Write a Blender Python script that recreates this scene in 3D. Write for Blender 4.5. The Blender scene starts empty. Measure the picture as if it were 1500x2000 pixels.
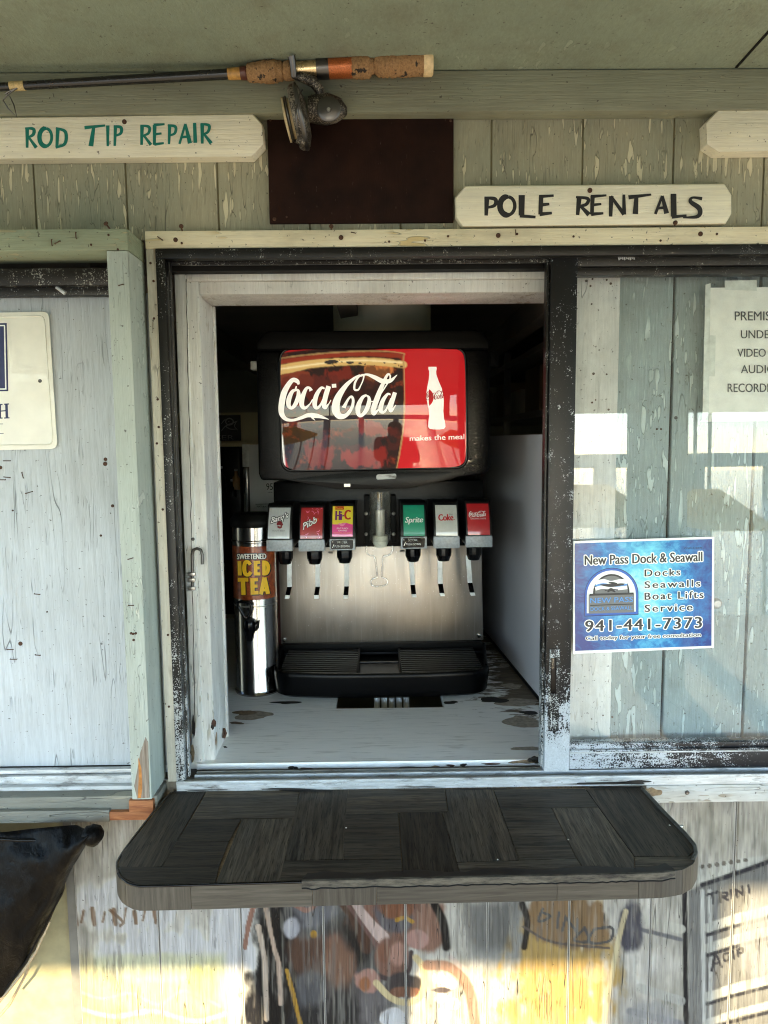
import bpy, bmesh, math, random
import numpy as np
from mathutils import Vector, Matrix

random.seed(7)
SC = bpy.context.scene
COL = SC.collection
rad = math.radians

# ------------------------------------------------------------------ camera
FPX, DIST, HCAM = 1400.0, 1.35, 1.65
PIT, ROL, YAW = rad(-5.74), rad(-.55), rad(.45)
CM = (Matrix.Rotation(-YAW, 3, 'Z') @ Matrix.Rotation(math.pi / 2 + PIT, 3, 'X') @ Matrix.Rotation(ROL, 3, 'Z'))
CAMPOS = Vector((0, -DIST, HCAM))
cam_d = bpy.data.cameras.new('camera')
cam_d.sensor_fit = 'HORIZONTAL'
cam_d.sensor_width = 36
cam_d.lens = FPX / 1500 * 36
cam_d.clip_start = .02
cam_d.clip_end = 3000
cam = bpy.data.objects.new('camera', cam_d)
cam.matrix_world = Matrix.Translation(CAMPOS) @ CM.to_4x4()
COL.objects.link(cam)
SC.camera = cam

# ------------------------------------------------------------------ world, sun, exposure
SUN_EL, SUN_AZ = rad(20), rad(9)          # azimuth: to the right of straight behind the camera
W = bpy.data.worlds.new('World')
SC.world = W
W.use_nodes = True
wn = W.node_tree
bg = wn.nodes['Background']
sky = wn.nodes.new('ShaderNodeTexSky')
sky.sky_type = 'NISHITA'
sky.sun_disc = False
sky.sun_elevation = SUN_EL
sky.sun_rotation = math.pi - SUN_AZ
sky.dust_density = .15
sky.air_density = .9
sky.ozone_density = 2.5
wn.links.new(sky.outputs[0], bg.inputs[0])
bg.inputs[1].default_value = .15
sd = bpy.data.lights.new('sun', 'SUN')
sd.energy = 2.4
sd.angle = rad(.6)
sd.color = (1, .80, .47)
sun = bpy.data.objects.new('sun', sd)
sdir = Vector((math.sin(SUN_AZ) * math.cos(SUN_EL), -math.cos(SUN_AZ) * math.cos(SUN_EL), math.sin(SUN_EL)))
sun.rotation_euler = sdir.to_track_quat('Z', 'Y').to_euler()
sun.location = (2, -6, 6)
COL.objects.link(sun)
vs = SC.view_settings
vs.view_transform = 'Standard'
vs.look = 'None'
vs.gamma = 1
vs.exposure = 3.15
SC.cycles.use_denoising = True
SC.cycles.denoiser = 'OPENIMAGEDENOISE'
SC.cycles.denoising_input_passes = 'RGB_ALBEDO_NORMAL'
SC.cycles.denoising_prefilter = 'ACCURATE'
SC.cycles.use_adaptive_sampling = False
SC.cycles.filter_width = 1.1
SC.cycles.max_bounces = 8
SC.cycles.sample_clamp_indirect = 12
SC.cycles.caustics_reflective = False
SC.cycles.caustics_refractive = False
SC.cycles.transparent_max_bounces = 12

# ------------------------------------------------------------------ pixel rays -> points
def ray(px, py):
    return CM @ Vector(((px - 750) / FPX, -(py - 1000) / FPX, -1))
def PY(px, py, Y=0.0):
    r = ray(px, py)
    return CAMPOS + r * ((Y + DIST) / r.y)
def PZ(px, py, Z):
    r = ray(px, py)
    return CAMPOS + r * ((Z - HCAM) / r.z)
def px_np(x, y, z):
    d = np.stack([x, y + DIST, z - HCAM])
    m = np.array(CM.transposed())
    q = np.tensordot(m, d, axes=1)
    return 750 + FPX * q[0] / -q[2], 1000 - FPX * q[1] / -q[2]

# ------------------------------------------------------------------ object helpers
WL = {}
def thing(name, label, cat, loc, group=None):
    o = bpy.data.objects.new(name, None)
    o.empty_display_size = .05
    COL.objects.link(o)
    o.location = loc
    WL[o.name] = Vector(loc)
    tag(o, label, cat, group)
    return o
def tag(o, label=None, cat=None, group=None, kind=None):
    if label: o['label'] = label
    if cat: o['category'] = cat
    if group: o['group'] = group
    if kind: o['kind'] = kind
    return o

class MB:
    """collects shapes in world coordinates; build() links them as ONE mesh object"""
    def __init__(s):
        s.v = []; s.f = []; s.c = None
    def add(s, vs_, fs):
        b = len(s.v)
        s.v += [tuple(p) for p in vs_]
        s.f += [tuple(i + b for i in f) for f in fs]
        return s
    def box(s, x0, x1, y0, y1, z0, z1):
        return s.add([(x0, y0, z0), (x1, y0, z0), (x1, y1, z0), (x0, y1, z0), (x0, y0, z1), (x1, y0, z1), (x1, y1, z1), (x0, y1, z1)],
                     [(0, 3, 2, 1), (4, 5, 6, 7), (0, 1, 5, 4), (1, 2, 6, 5), (2, 3, 7, 6), (3, 0, 4, 7)])
    def prism(s, a, b):
        n = len(a)
        return s.add(list(a) + list(b), [tuple(range(n)), tuple(range(2 * n - 1, n - 1, -1))] +
                     [(i, i + n, (i + 1) % n + n, (i + 1) % n) for i in range(n)])
    def tube(s, pts, r, n=8, cap=True):
        pts = [Vector(p) for p in pts]
        rs = r if isinstance(r, (list, tuple)) else [r] * len(pts)
        b = len(s.v)
        ref = None
        for i, p in enumerate(pts):
            t = (pts[min(i + 1, len(pts) - 1)] - pts[max(i - 1, 0)]).normalized()
            if ref is None:
                ref = t.orthogonal().normalized()
            ref = (ref - t * ref.dot(t)).normalized()
            u = t.cross(ref)
            for k in range(n):
                a = 2 * math.pi * k / n
                s.v.append(tuple(p + (ref * math.cos(a) + u * math.sin(a)) * rs[i]))
        for i in range(len(pts) - 1):
            for k in range(n):
                s.f.append((b + i * n + k, b + i * n + (k + 1) % n, b + (i + 1) * n + (k + 1) % n, b + (i + 1) * n + k))
        if cap:
            s.f.append(tuple(b + k for k in reversed(range(n))))
            s.f.append(tuple(b + (len(pts) - 1) * n + k for k in range(n)))
        return s
    def lathe(s, prof, center, axis=(0, 0, 1), n=32, closed=True):
        axis = Vector(axis).normalized()
        ref = axis.orthogonal().normalized(); u = axis.cross(ref)
        c = Vector(center); b = len(s.v); m = len(prof)
        for (r, h) in prof:
            for k in range(n):
                a = 2 * math.pi * k / n
                s.v.append(tuple(c + axis * h + (ref * math.cos(a) + u * math.sin(a)) * max(r, 1e-5)))
        for i in range(m - 1):
            for k in range(n):
                s.f.append((b + i * n + k, b + i * n + (k + 1) % n, b + (i + 1) * n + (k + 1) % n, b + (i + 1) * n + k))
        if closed:
            s.f.append(tuple(b + k for k in reversed(range(n))))
            s.f.append(tuple(b + (m - 1) * n + k for k in range(n)))
        return s
    def grid(s, pts):
        """pts: rows of points"""
        b = len(s.v); nr = len(pts); nc = len(pts[0])
        for r in pts:
            s.v += [tuple(p) for p in r]
        for i in range(nr - 1):
            for j in range(nc - 1):
                s.f.append((b + i * nc + j, b + (i + 1) * nc + j, b + (i + 1) * nc + j + 1, b + i * nc + j + 1))
        return s
    def build(s, name, m, parent=None, bevel=0, smooth=None, seg=2, recalc=True, wob=0):
        v = np.array(s.v, dtype=float)
        c = (v.min(0) + v.max(0)) / 2
        me = bpy.data.meshes.new(name)
        me.from_pydata([tuple(p) for p in (v - c)], [], s.f)
        if recalc or bevel:
            bm = bmesh.new(); bm.from_mesh(me)
            if recalc:
                bmesh.ops.recalc_face_normals(bm, faces=bm.faces)
            if bevel:
                es = [e for e in bm.edges if len(e.link_faces) == 2 and e.calc_face_angle(0) > .5]
                bmesh.ops.bevel(bm, geom=es, offset=bevel, segments=seg, profile=.6, affect='EDGES', clamp_overlap=True)
            if wob:
                for q in bm.verts:
                    q.co += Vector((random.uniform(-wob, wob), random.uniform(-wob, wob) * .5, random.uniform(-wob, wob)))
            bm.to_mesh(me); bm.free()
        if smooth is None:
            smooth = 35 if bevel else 0
        if smooth:
            me.polygons.foreach_set('use_smooth', [True] * len(me.polygons))
            me.set_sharp_from_angle(angle=rad(smooth))
        if s.c is not None:
            at = me.color_attributes.new('Col', 'FLOAT_COLOR', 'POINT')
            at.data.foreach_set('color', s.c.astype(np.float32).ravel())
        if m: me.materials.append(m)
        o = bpy.data.objects.new(name, me)
        COL.objects.link(o)
        c = Vector(c)
        WL[o.name] = c
        if parent:
            o.parent = parent
            o.location = c - WL[parent.name]
        else:
            o.location = c
        return o

def B(name, m, parent, x0, x1, y0, y1, z0, z1, bevel=0, **k):
    return MB().box(x0, x1, y0, y1, z0, z1).build(name, m, parent, bevel, **k)
def rect(xl, yt, xr, yb, Y):
    """pixel rectangle on the plane y=Y -> world x0,x1,z0,z1"""
    a, b, c, d = PY(xl, yt, Y), PY(xr, yt, Y), PY(xr, yb, Y), PY(xl, yb, Y)
    return (a.x + d.x) / 2, (b.x + c.x) / 2, (c.z + d.z) / 2, (a.z + b.z) / 2
def pbox(name, m, parent, xl, yt, xr, yb, Y, depth, bevel=0, **k):
    x0, x1, z0, z1 = rect(xl, yt, xr, yb, Y)
    return MB().box(x0, x1, Y, Y + depth, z0, z1).build(name, m, parent, bevel, **k)
def ppoly(pts, Y, depth):
    a = [PY(x, y, Y) for x, y in pts]
    return MB().prism(a, [p + Vector((0, depth, 0)) for p in a])
def again(o, parent, loc, rot=None):
    c = o.copy(); COL.objects.link(c); c.parent = parent
    c.location = Vector(loc) - (WL[parent.name] if parent else Vector())
    if rot: c.rotation_euler = rot
    WL[c.name] = Vector(loc)
    return c

# ------------------------------------------------------------------ material helpers
def lin(c):
    return tuple((x / 12.92 if x <= .04045 else ((x + .055) / 1.055) ** 2.4) for x in c[:3]) + (1,)
def S(r, g, b):
    return lin((r / 255, g / 255, b / 255))
class NT:
    def __init__(s, name):
        s.m = bpy.data.materials.new(name); s.m.use_nodes = True
        s.t = s.m.node_tree; s.p = s.t.nodes['Principled BSDF']; s.out = s.t.nodes['Material Output']
        g = s.t.nodes.new('ShaderNodeNewGeometry'); s.pos = g.outputs['Position']; s.nor = g.outputs['Normal']
    def l(s, a, b):
        if hasattr(a, 'is_linked') or hasattr(a, 'links'): s.t.links.new(a, b)
        else: b.default_value = a
    def n(s, typ, **props):
        x = s.t.nodes.new('ShaderNode' + typ)
        for k, v in props.items(): setattr(x, k, v)
        return x
    def obj(s): return s.n('TexCoord').outputs['Object']
    def rnd(s): return s.n('ObjectInfo').outputs['Random']
    def vmul(s, v, sc):
        x = s.n('Mapping'); s.l(v, x.inputs['Vector']); x.inputs['Scale'].default_value = sc; return x.outputs[0]
    def noise(s, v, scale=1., detail=4, rough=.55, dist=0.):
        x = s.n('TexNoise'); s.l(v, x.inputs['Vector']); x.inputs['Scale'].default_value = scale
        x.inputs['Detail'].default_value = detail; x.inputs['Roughness'].default_value = rough; x.inputs['Distortion'].default_value = dist
        return x.outputs['Fac']
    def vor(s, v, scale=1., feat='F1'):
        x = s.n('TexVoronoi', feature=feat); s.l(v, x.inputs['Vector']); x.inputs['Scale'].default_value = scale; return x.outputs['Distance']
    def ma(s, op, a, b=0., c=0.):
        x = s.n('Math', operation=op); s.l(a, x.inputs[0]); s.l(b, x.inputs[1]); s.l(c, x.inputs[2]); return x.outputs[0]
    def mr(s, v, a, b, c=0., d=1.):
        x = s.n('MapRange'); s.l(v, x.inputs[0])
        for i, q in enumerate((a, b, c, d)): s.l(q, x.inputs[i + 1])
        return x.outputs[0]
    def mix(s, f, a, b, mode='MIX'):
        x = s.n('Mix', data_type='RGBA', blend_type=mode); s.l(f, x.inputs[0]); s.l(a, x.inputs[6]); s.l(b, x.inputs[7]); return x.outputs[2]
    def xyz(s, v):
        x = s.n('SeparateXYZ'); s.l(v, x.inputs[0]); return x.outputs
    def attr(s, n='Col'):
        return s.n('Attribute', attribute_name=n).outputs['Color']
    def band(s, v, c, w):      # 1 near c
        return s.ma('SUBTRACT', 1., s.mr(s.ma('ABSOLUTE', s.ma('SUBTRACT', v, c)), 0., w))
    def bump(s, h, strength=.5, dist=.002, prev=None):
        x = s.n('Bump'); x.inputs['Strength'].default_value = strength; x.inputs['Distance'].default_value = dist
        s.l(h, x.inputs['Height'])
        if prev: s.l(prev, x.inputs['Normal'])
        return x.outputs[0]
    def fin(s, col, rough=.5, metal=0., nrm=None, **k):
        s.l(col, s.p.inputs['Base Color']); s.l(rough, s.p.inputs['Roughness']); s.l(metal, s.p.inputs['Metallic'])
        if nrm: s.l(nrm, s.p.inputs['Normal'])
        for q, v in k.items(): s.l(v, s.p.inputs[q.replace('_', ' ')])
        return s.m

def plain(name, col, rough=.5, metal=0., var=.12, scale=40, bump=0., **k):
    t = NT(name); n = t.noise(t.pos, scale, 4)
    d = tuple(c * (1 - var) for c in col[:3]) + (1,); e = tuple(min(1, c * (1 + var)) for c in col[:3]) + (1,)
    c = t.mix(t.mr(n, .3, .7), d, e)
    r = t.mr(n, .3, .7, max(0, rough - .08), min(1, rough + .08))
    return t.fin(c, r, metal, t.bump(n, bump, .001) if bump else None, **k)

def peel(name, paint, paint2, bare, amt=.5, crack=1., lift=1., base=None, grime=.35, rough=.6, gx=1., horizontal=False, zs=1.):
    """old paint on rough-sawn wood: grain, long curling cracks, lifted flakes, bare patches"""
    t = NT(name)
    v = t.pos
    if horizontal:
        x = t.n('Mapping'); t.l(v, x.inputs['Vector']); x.inputs['Rotation'].default_value = (0, rad(90), 0); v = x.outputs[0]
    big = t.noise(v, 5, 3)
    grain = t.noise(t.vmul(v, (240 * gx, 90, 9)), 1, 4, .65)
    fine = t.noise(t.vmul(v, (650 * gx, 300, 40)), 1, 2)
    fl = t.noise(t.vmul(v, (78 * gx, 30, 13 * zs)), 1, 1, .5, .25)          # flake field
    fl2 = t.noise(t.vmul(v, (140 * gx, 50, 26 * zs)), 1, 1, .5, .3)
    msk = t.noise(v, 8, 2)
    m1 = t.mr(msk, .60 - .32 * amt, .70 - .32 * amt)
    m2 = t.mr(msk, .64 - .3 * amt, .74 - .3 * amt)
    def fpart(f, m, c0):
        ins = t.ma('MULTIPLY', t.mr(f, c0, c0 + .018), m)
        edge = t.ma('MULTIPLY', t.band(f, c0 - .004, .014), m)
        return ins, edge
    i1, e1 = fpart(fl, m1, .63); i2, e2 = fpart(fl2, m2, .66)
    ins = t.ma('MAXIMUM', i1, i2); edge = t.ma('MAXIMUM', e1, e2)
    ck = t.noise(t.vmul(v, (62 * gx, 30, 7.5 * zs)), 1, 0, .5, .5)
    line = t.ma('MULTIPLY', t.band(ck, .64, .011), t.mr(t.noise(t.vmul(v, (10, 10, 5)), 1, 2), .46, .62))
    ck2 = t.noise(t.vmul(v, (150 * gx, 60, 4)), 1, 1, .5, .1)
    line = t.ma('MAXIMUM', line, t.ma('MULTIPLY', t.band(ck2, .5, .010), t.mr(t.noise(v, 17, 2), .54, .64, 0, .75)))
    if base == 'attr':
        c0 = t.attr(); c = t.mix(t.mr(grain, .3, .8, 0, .5), c0, t.mix(1., c0, (.55, .53, .5, 1), 'MULTIPLY'))
    else:
        c0 = t.mix(t.mr(big, .35, .65), paint, paint2)
        c = t.mix(t.mr(grain, .28, .75, 0, .6), c0, tuple(q * .66 for q in paint[:3]) + (1,))
    if base == 'attr': bare = t.mix(.22, c0, bare)
    c = t.mix(t.mr(fine, .58, .75, 0, .35), c, bare)
    c = t.mix(t.ma('MULTIPLY', ins, .8), c, bare)
    c = t.mix(t.ma('MULTIPLY', edge, t.mr(big, .4, .6, .2, .6)), c, (.055, .048, .034, 1))
    c = t.mix(t.ma('MULTIPLY', line, .85 * crack), c, (.04, .036, .03, 1))
    dirt = t.ma('MULTIPLY', t.mr(t.noise(t.vmul(v, (9, 9, 3)), 1, 5, .68), .48, .74), grime)
    c = t.mix(dirt, c, (.11, .088, .055, 1))
    c = t.mix(t.ma('MULTIPLY', t.mr(t.noise(v, 150, 2), .69, .73), .75), c, (.04, .028, .02, 1))
    h = t.ma('ADD', t.ma('MULTIPLY', grain, .4), t.ma('ADD', t.ma('MULTIPLY', ins, .9 * lift), t.ma('MULTIPLY', line, -1.2 * crack)))
    h = t.ma('ADD', h, t.ma('MULTIPLY', fine, .2))
    return t.fin(c, t.mr(grain, .2, .8, rough - .1, rough + .15), 0., t.bump(h, .85, .0026))

def chipped(name, paint, bare, zwear=None, amt=.0, rough=.4, scale=1., xwear=None):
    """dark painted aluminium with speckled chips; zwear=(z_hi, z_lo): bare metal grows downwards between these heights"""
    t = NT(name)
    a = t.noise(t.pos, 330 * scale, 3, .7)
    b = t.noise(t.pos, 28, 4, .7)
    st = t.noise(t.vmul(t.pos, (28, 120, 190) if xwear else (190, 120, 28)), 1, 3, .7)
    f = t.ma('ADD', t.ma('MULTIPLY', a, .5), t.ma('ADD', t.ma('MULTIPLY', b, .3), t.ma('MULTIPLY', st, .2)))
    th = .612 - amt
    if zwear:
        z = t.xyz(t.pos)[2]
        th = t.ma('SUBTRACT', th, t.mr(z, zwear[0], zwear[1], 0., zwear[2]))
        lo = t.ma('SUBTRACT', th, .012)
    elif xwear:
        th = t.ma('SUBTRACT', th, t.mr(t.xyz(t.pos)[0], xwear[0], xwear[1], 0., xwear[2]))
        lo = t.ma('SUBTRACT', th, .012)
    else:
        lo = th - .012
    chip = t.mr(f, lo, th)
    c = t.mix(t.mr(b, .3, .7), paint, tuple(q * 1.6 + .001 for q in paint[:3]) + (1,))
    c = t.mix(chip, c, t.mix(t.mr(a, .3, .7), bare, tuple(q * .7 for q in bare[:3]) + (1,)))
    return t.fin(c, t.mr(chip, 0, 1, rough, .6), 0., Specular_IOR_Level=.3, nrm=t.bump(t.ma('ADD', t.ma('MULTIPLY', chip, -.6), t.ma('MULTIPLY', a, .3)), .5, .0006))

def carve(name, m):
    return m

M = {}
M['ceiling'] = peel('ceiling_paint', S(146, 156, 136), S(132, 143, 125), S(156, 164, 146), .0, .0, .1, grime=.38, rough=.5)
M['frieze'] = peel('frieze_paint', S(146, 148, 126), S(130, 134, 114), S(160, 158, 130), .0, .1, .4, grime=.45, horizontal=True)
M['siding'] = peel('olive_siding_paint', S(174, 168, 142), S(144, 148, 128), S(220, 212, 180), .85, .8, 1.3, grime=.35, gx=1.4, zs=1.2)
M['panel'] = peel('blue_grey_plywood_paint', S(190, 196, 200), S(200, 207, 213), S(206, 212, 216), .1, .75, .8, grime=.22, gx=.9, zs=.55)
M['inner_board'] = peel('grey_green_board_paint', S(146, 160, 157), S(160, 174, 173), S(206, 218, 214), .8, .6, 1.3, grime=.2, gx=1.2, zs=1.1)
M['green'] = peel('green_post_paint', S(188, 195, 186), S(174, 184, 174), S(206, 210, 200), .15, .5, .5, grime=.3, gx=2., zs=2.5)
M['green_h'] = peel('green_header_paint', S(156, 166, 140), S(142, 154, 130), S(180, 166, 130), .2, .5, .5, grime=.4, horizontal=True, gx=2., zs=2.5)
M['trim_h'] = peel('cream_trim_paint', S(246, 236, 206), S(238, 226, 192), S(204, 180, 124), .2, .1, .4, grime=.45, horizontal=True)
M['trim_v'] = peel('pale_trim_paint', S(226, 220, 204), S(212, 208, 194), S(160, 146, 120), .25, .6, .5, grime=.4)
M['trim_low'] = peel('pale_sill_paint', S(214, 216, 212), S(190, 196, 196), S(150, 140, 120), .4, .6, .5, grime=.5, horizontal=True)
M['mural'] = peel('mural_paint', S(200, 198, 188), S(200, 198, 188), S(140, 133, 116), .3, 1.3, .9, base='attr', grime=.08, gx=1.3, zs=.6)
M['mural'].node_tree.nodes['Principled BSDF'].inputs['Specular IOR Level'].default_value = .15
M['sign'] = peel('cream_sign_paint', S(252, 247, 226), S(248, 241, 214), S(224, 210, 170), .0, .0, .2, grime=.2, horizontal=True)
M['casing'] = peel('white_casing_paint', S(240, 238, 232), S(230, 228, 220), S(190, 180, 160), .15, .6, .4, grime=.35, rough=.45)
M['black_alu'] = chipped('black_aluminium', (.0022, .0021, .002, 1), (.5, .5, .46, 1), amt=.012)
M['black_low'] = chipped('black_aluminium_worn_low', (.003, .003, .0036, 1), (.62, .65, .68, 1), (1.22, 1.03, .19), amt=.015)
M['black_left'] = chipped('black_aluminium_worn_left', (.0045, .0045, .0045, 1), (.6, .62, .62, 1), (1.35, 1.0, .12), amt=.02)
M['black_rail'] = chipped('black_rail_worn', (.005, .004, .0035, 1), (.42, .42, .38, 1), amt=.045)
M['black_bottom'] = chipped('black_bottom_rail_worn', (.007, .0075, .010, 1), (.62, .65, .69, 1), amt=.02, xwear=(.78, .36, .13))
def track_mat():
    t = NT('grimy_aluminium')
    g = t.noise(t.vmul(t.pos, (22, 160, 160)), 1, 4, .65); b = t.noise(t.vmul(t.pos, (14, 40, 60)), 1, 5, .7); k = t.noise(t.pos, 210, 3, .7)
    c = t.mix(t.mr(g, .3, .7), (.66, .68, .69, 1), (.40, .41, .41, 1))
    c = t.mix(t.mr(b, .54, .70, 0, .85), c, (.085, .066, .045, 1))
    c = t.mix(t.mr(k, .66, .72, 0, .8), c, (.03, .02, .012, 1))
    return t.fin(c, t.mr(b, .4, .7, .4, .75), .15, t.bump(k, .3, .0008))
M['track'] = track_mat()
M['channel'] = plain('dark_channel', (.004, .0037, .0035, 1), .6, Specular_IOR_Level=.2)
M['rust'] = plain('rusted_steel', (.07, .03, .015, 1), .8, 0., .4, 200)
M['steel'] = plain('dull_steel', (.35, .34, .32, 1), .35, .9)
M['dark_steel'] = plain('dark_steel', (.10, .095, .09, 1), .35, .9)

def maroon():
    t = NT('dark_maroon_rusty_board')
    a = t.noise(t.vmul(t.pos, (500, 200, 60)), 1, 3); b = t.noise(t.pos, 18, 5)
    c = t.mix(t.mr(b, .3, .7), (.008, .0026, .0016, 1), (.022, .0075, .0042, 1))
    c = t.mix(t.mr(a, .72, .78), c, (.16, .12, .09, 1))
    return t.fin(c, .75, 0., t.bump(a, .4, .0008), Specular_IOR_Level=.15)
M['maroon'] = maroon()

def vinyl(name, along):
    """dark grey wood-look vinyl, grain along x or y, tone by object"""
    t = NT(name); r = t.rnd()
    x = t.n('VectorMath', operation='ADD'); t.l(t.pos, x.inputs[0])
    cx = t.n('CombineXYZ'); t.l(t.ma('MULTIPLY', r, 7.), cx.inputs[0]); t.l(t.ma('MULTIPLY', r, 13.), cx.inputs[1]); t.l(cx.outputs[0], x.inputs[1])
    v = x.outputs[0]
    sc = {'x': (9, 150, 150), 'y': (150, 9, 150), 'z': (150, 150, 9)}[along]
    g = t.noise(t.vmul(v, sc), 1, 5, .65, .6)
    g2 = t.noise(t.vmul(v, tuple(q * 3.2 for q in sc)), 1, 3, .6)
    kn = t.noise(t.vmul(v, tuple(q * .16 for q in sc)), 1, 3, .5, 1.4)
    c = t.mix(t.mr(g, .3, .72), (.014, .0115, .009, 1), (.105, .092, .074, 1))
    c = t.mix(t.mr(kn, .35, .7), c, t.mix(1., c, (1.55, 1.4, 1.25, 1), 'MULTIPLY'))
    c = t.mix(t.mr(g2, .54, .66, 0, .75), c, (.010, .008, .006, 1))
    c = t.mix(1., c, t.mix(r, (.5, .48, .46, 1), (1.3, 1.27, 1.22, 1)), 'MULTIPLY')
    return t.fin(c, t.mr(g, .3, .7, .45, .65), 0., t.bump(t.ma('ADD', g, g2), .4, .0009), Specular_IOR_Level=.22)
M['vin_x'] = vinyl('vinyl_plank_long', 'x')
M['vin_y'] = vinyl('vinyl_plank_deep', 'y')

def vinyl_edge(name, along):
    t = NT(name)
    sc = {'x': (8, 150, 170), 'z': (170, 150, 8)}[along]
    g = t.noise(t.vmul(t.pos, sc), 1, 5, .65, .8)
    c = t.mix(t.mr(g, .3, .7), (.02, .017, .013, 1), (.072, .065, .053, 1))
    c = t.mix(1., c, t.mix(t.rnd(), (.72, .72, .72, 1), (1.15, 1.13, 1.08, 1)), 'MULTIPLY')
    return t.fin(c, .5, 0., t.bump(g, .3, .0008))
M['edge_x'] = vinyl_edge('vinyl_edge_long', 'x')
M['edge_z'] = vinyl_edge('vinyl_edge_upright', 'z')

def counter_mat():
    t = NT('worn_white_counter')
    w = t.noise(t.vmul(t.pos, (14, 140, 100)), 1, 4, .6, .5)
    b = t.noise(t.vmul(t.pos, (9, 16, 10)), 1, 5, .7, .4)
    o = t.xyz(t.pos)
    right = t.mr(o[0], .10, .36); back = t.mr(o[1], .15, .40)
    wear = t.ma('ADD', t.ma('MULTIPLY', t.ma('MULTIPLY', right, back), .26), t.ma('ADD', t.ma('MULTIPLY', b, .6), t.ma('MULTIPLY', w, .4)))
    st = t.mr(wear, .66, .70)
    c = t.mix(t.mr(w, .35, .65), S(248, 248, 244), S(240, 241, 238))
    c = t.mix(t.mr(w, .58, .66, 0, .5), c, S(196, 196, 190))
    c = t.mix(st, c, t.mix(t.mr(w, .3, .7), (.05, .035, .022, 1), (.20, .15, .10, 1)))
    return t.fin(c, t.mr(st, 0, 1, .38, .7), 0., t.bump(t.ma('SUBTRACT', w, st), .4, .0015))
M['counter'] = counter_mat()

M['grille'] = plain('matt_black_grille', (.009, .0085, .008, 1), .38, 0., .4, 60, 0., Specular_IOR_Level=.4)
M['mblack'] = plain('black_textured_plastic', (.0014, .0014, .0017, 1), .26, 0., .2, 900, .2, Specular_IOR_Level=.12)
M['mblack_rough'] = plain('dusty_black_plastic', (.0022, .0022, .002, 1), .5, 0., .6, 260, .4, Specular_IOR_Level=.1)
M['gblack'] = plain('glossy_black_plastic', (.002, .002, .0025, 1), .18, 0., .2, 60, 0., Specular_IOR_Level=.2)
M['valve'] = plain('charcoal_valve_plastic', (.007, .0075, .008, 1), .38, 0., .2, 300, .15, Specular_IOR_Level=.25)
M['bar_grey'] = plain('grey_lever_plate', S(160, 166, 170), .35, 0., .2, 160, .1)
M['white_pl'] = plain('white_plastic', S(236, 236, 232), .3)
M['cream_pl'] = plain('cream_plastic', S(246, 234, 204), .5, 0., .06, 12)
M['side_red'] = plain('dark_red_side', (.06, .008, .006, 1), .4)
def brushed(name, along, col=(.34, .315, .29, 1), r0=.26, r1=.44):
    t = NT(name)
    sc = {'z': (420, 420, 6), 'x': (6, 420, 420)}[along]
    g = t.noise(t.vmul(t.pos, sc), 1, 3, .6); b = t.noise(t.vmul(t.pos, (40, 40, 7)), 1, 4, .6)
    c = t.mix(t.mr(b, .3, .7), tuple(q * .82 for q in col[:3]) + (1,), col)
    spot = t.mr(t.noise(t.pos, 210, 2), .69, .73)
    c = t.mix(t.ma('MULTIPLY', spot, .6), c, (.75, .73, .7, 1))
    dr = t.mr(t.noise(t.vmul(t.pos, (130, 130, 5)), 1, 3, .6, .3), .56, .70)
    c = t.mix(t.ma('MULTIPLY', dr, .35), c, (.5, .46, .42, 1))
    return t.fin(c, t.mr(t.ma('ADD', t.ma('MULTIPLY', g, .5), t.ma('ADD', t.ma('MULTIPLY', b, .4), t.ma('MULTIPLY', dr, .12))), .35, .65, r0, r1), 1., t.bump(g, .12, .0004))
M['stainless'] = brushed('brushed_stainless', 'z', (.36, .32, .28, 1), .36, .5)
M['urn'] = brushed('polished_urn_steel', 'z', (.36, .35, .34, 1), .16, .30)
M['chrome'] = plain('chrome_wire', (.75, .75, .74, 1), .12, 1.)
def clear(name, tint=(1, 1, 1, 1), ior=1.5, gloss=.02, boost=1., haze=.0):
    t = NT(name)
    tr = t.n('BsdfTransparent'); tr.inputs[0].default_value = tint
    gl = t.n('BsdfGlossy'); gl.inputs['Roughness'].default_value = gloss
    fr = t.n('Fresnel'); fr.inputs[0].default_value = ior
    mx = t.n('MixShader'); bf = t.n('NewGeometry').outputs['Backfacing']
    t.l(t.ma('MULTIPLY', t.ma('MULTIPLY', fr.outputs[0], boost), t.ma('SUBTRACT', 1., bf)), mx.inputs[0]); t.l(tr.outputs[0], mx.inputs[1]); t.l(gl.outputs[0], mx.inputs[2])
    last = mx
    if haze:
        df = t.n('BsdfDiffuse'); df.inputs[0].default_value = (.75, .75, .7, 1)
        m2 = t.n('MixShader'); sm = t.mr(t.noise(t.pos, 30, 5, .7), .45, .75, haze * .3, haze)
        t.l(sm, m2.inputs[0]); t.l(mx.outputs[0], m2.inputs[1]); t.l(df.outputs[0], m2.inputs[2]); last = m2
    t.l(last.outputs[0], t.out.inputs[0])
    return t.m
M['glass'] = clear('window_glass', (.98, .99, .99, 1), 1.68, .0, 1.0, .07)
M['clear_pl'] = clear('clear_plastic', (.86, .86, .82, 1), 1.5, .06, 1.6, .10)
def display():
    t = NT('printed_display_face')
    t.l(t.attr(), t.p.inputs['Emission Color'])
    return t.fin(t.attr(), .45, 0., None, Specular_IOR_Level=.15, Emission_Strength=.07, Coat_Weight=.75, Coat_Roughness=.015, Coat_IOR=1.38)  # faint emission added to brighten the printed panel
M['display'] = display()
M['disp_white'] = plain('display_white_print', S(250, 246, 234), .4, 0., .04, 60, 0, Specular_IOR_Level=.2, Emission_Color=(1, .95, .85, 1), Emission_Strength=.06)  # slight glow added so the white print stands out
M['disp_red'] = plain('display_red_print', (.42, .012, .015, 1), .4, 0., .05, 60, 0)
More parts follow.
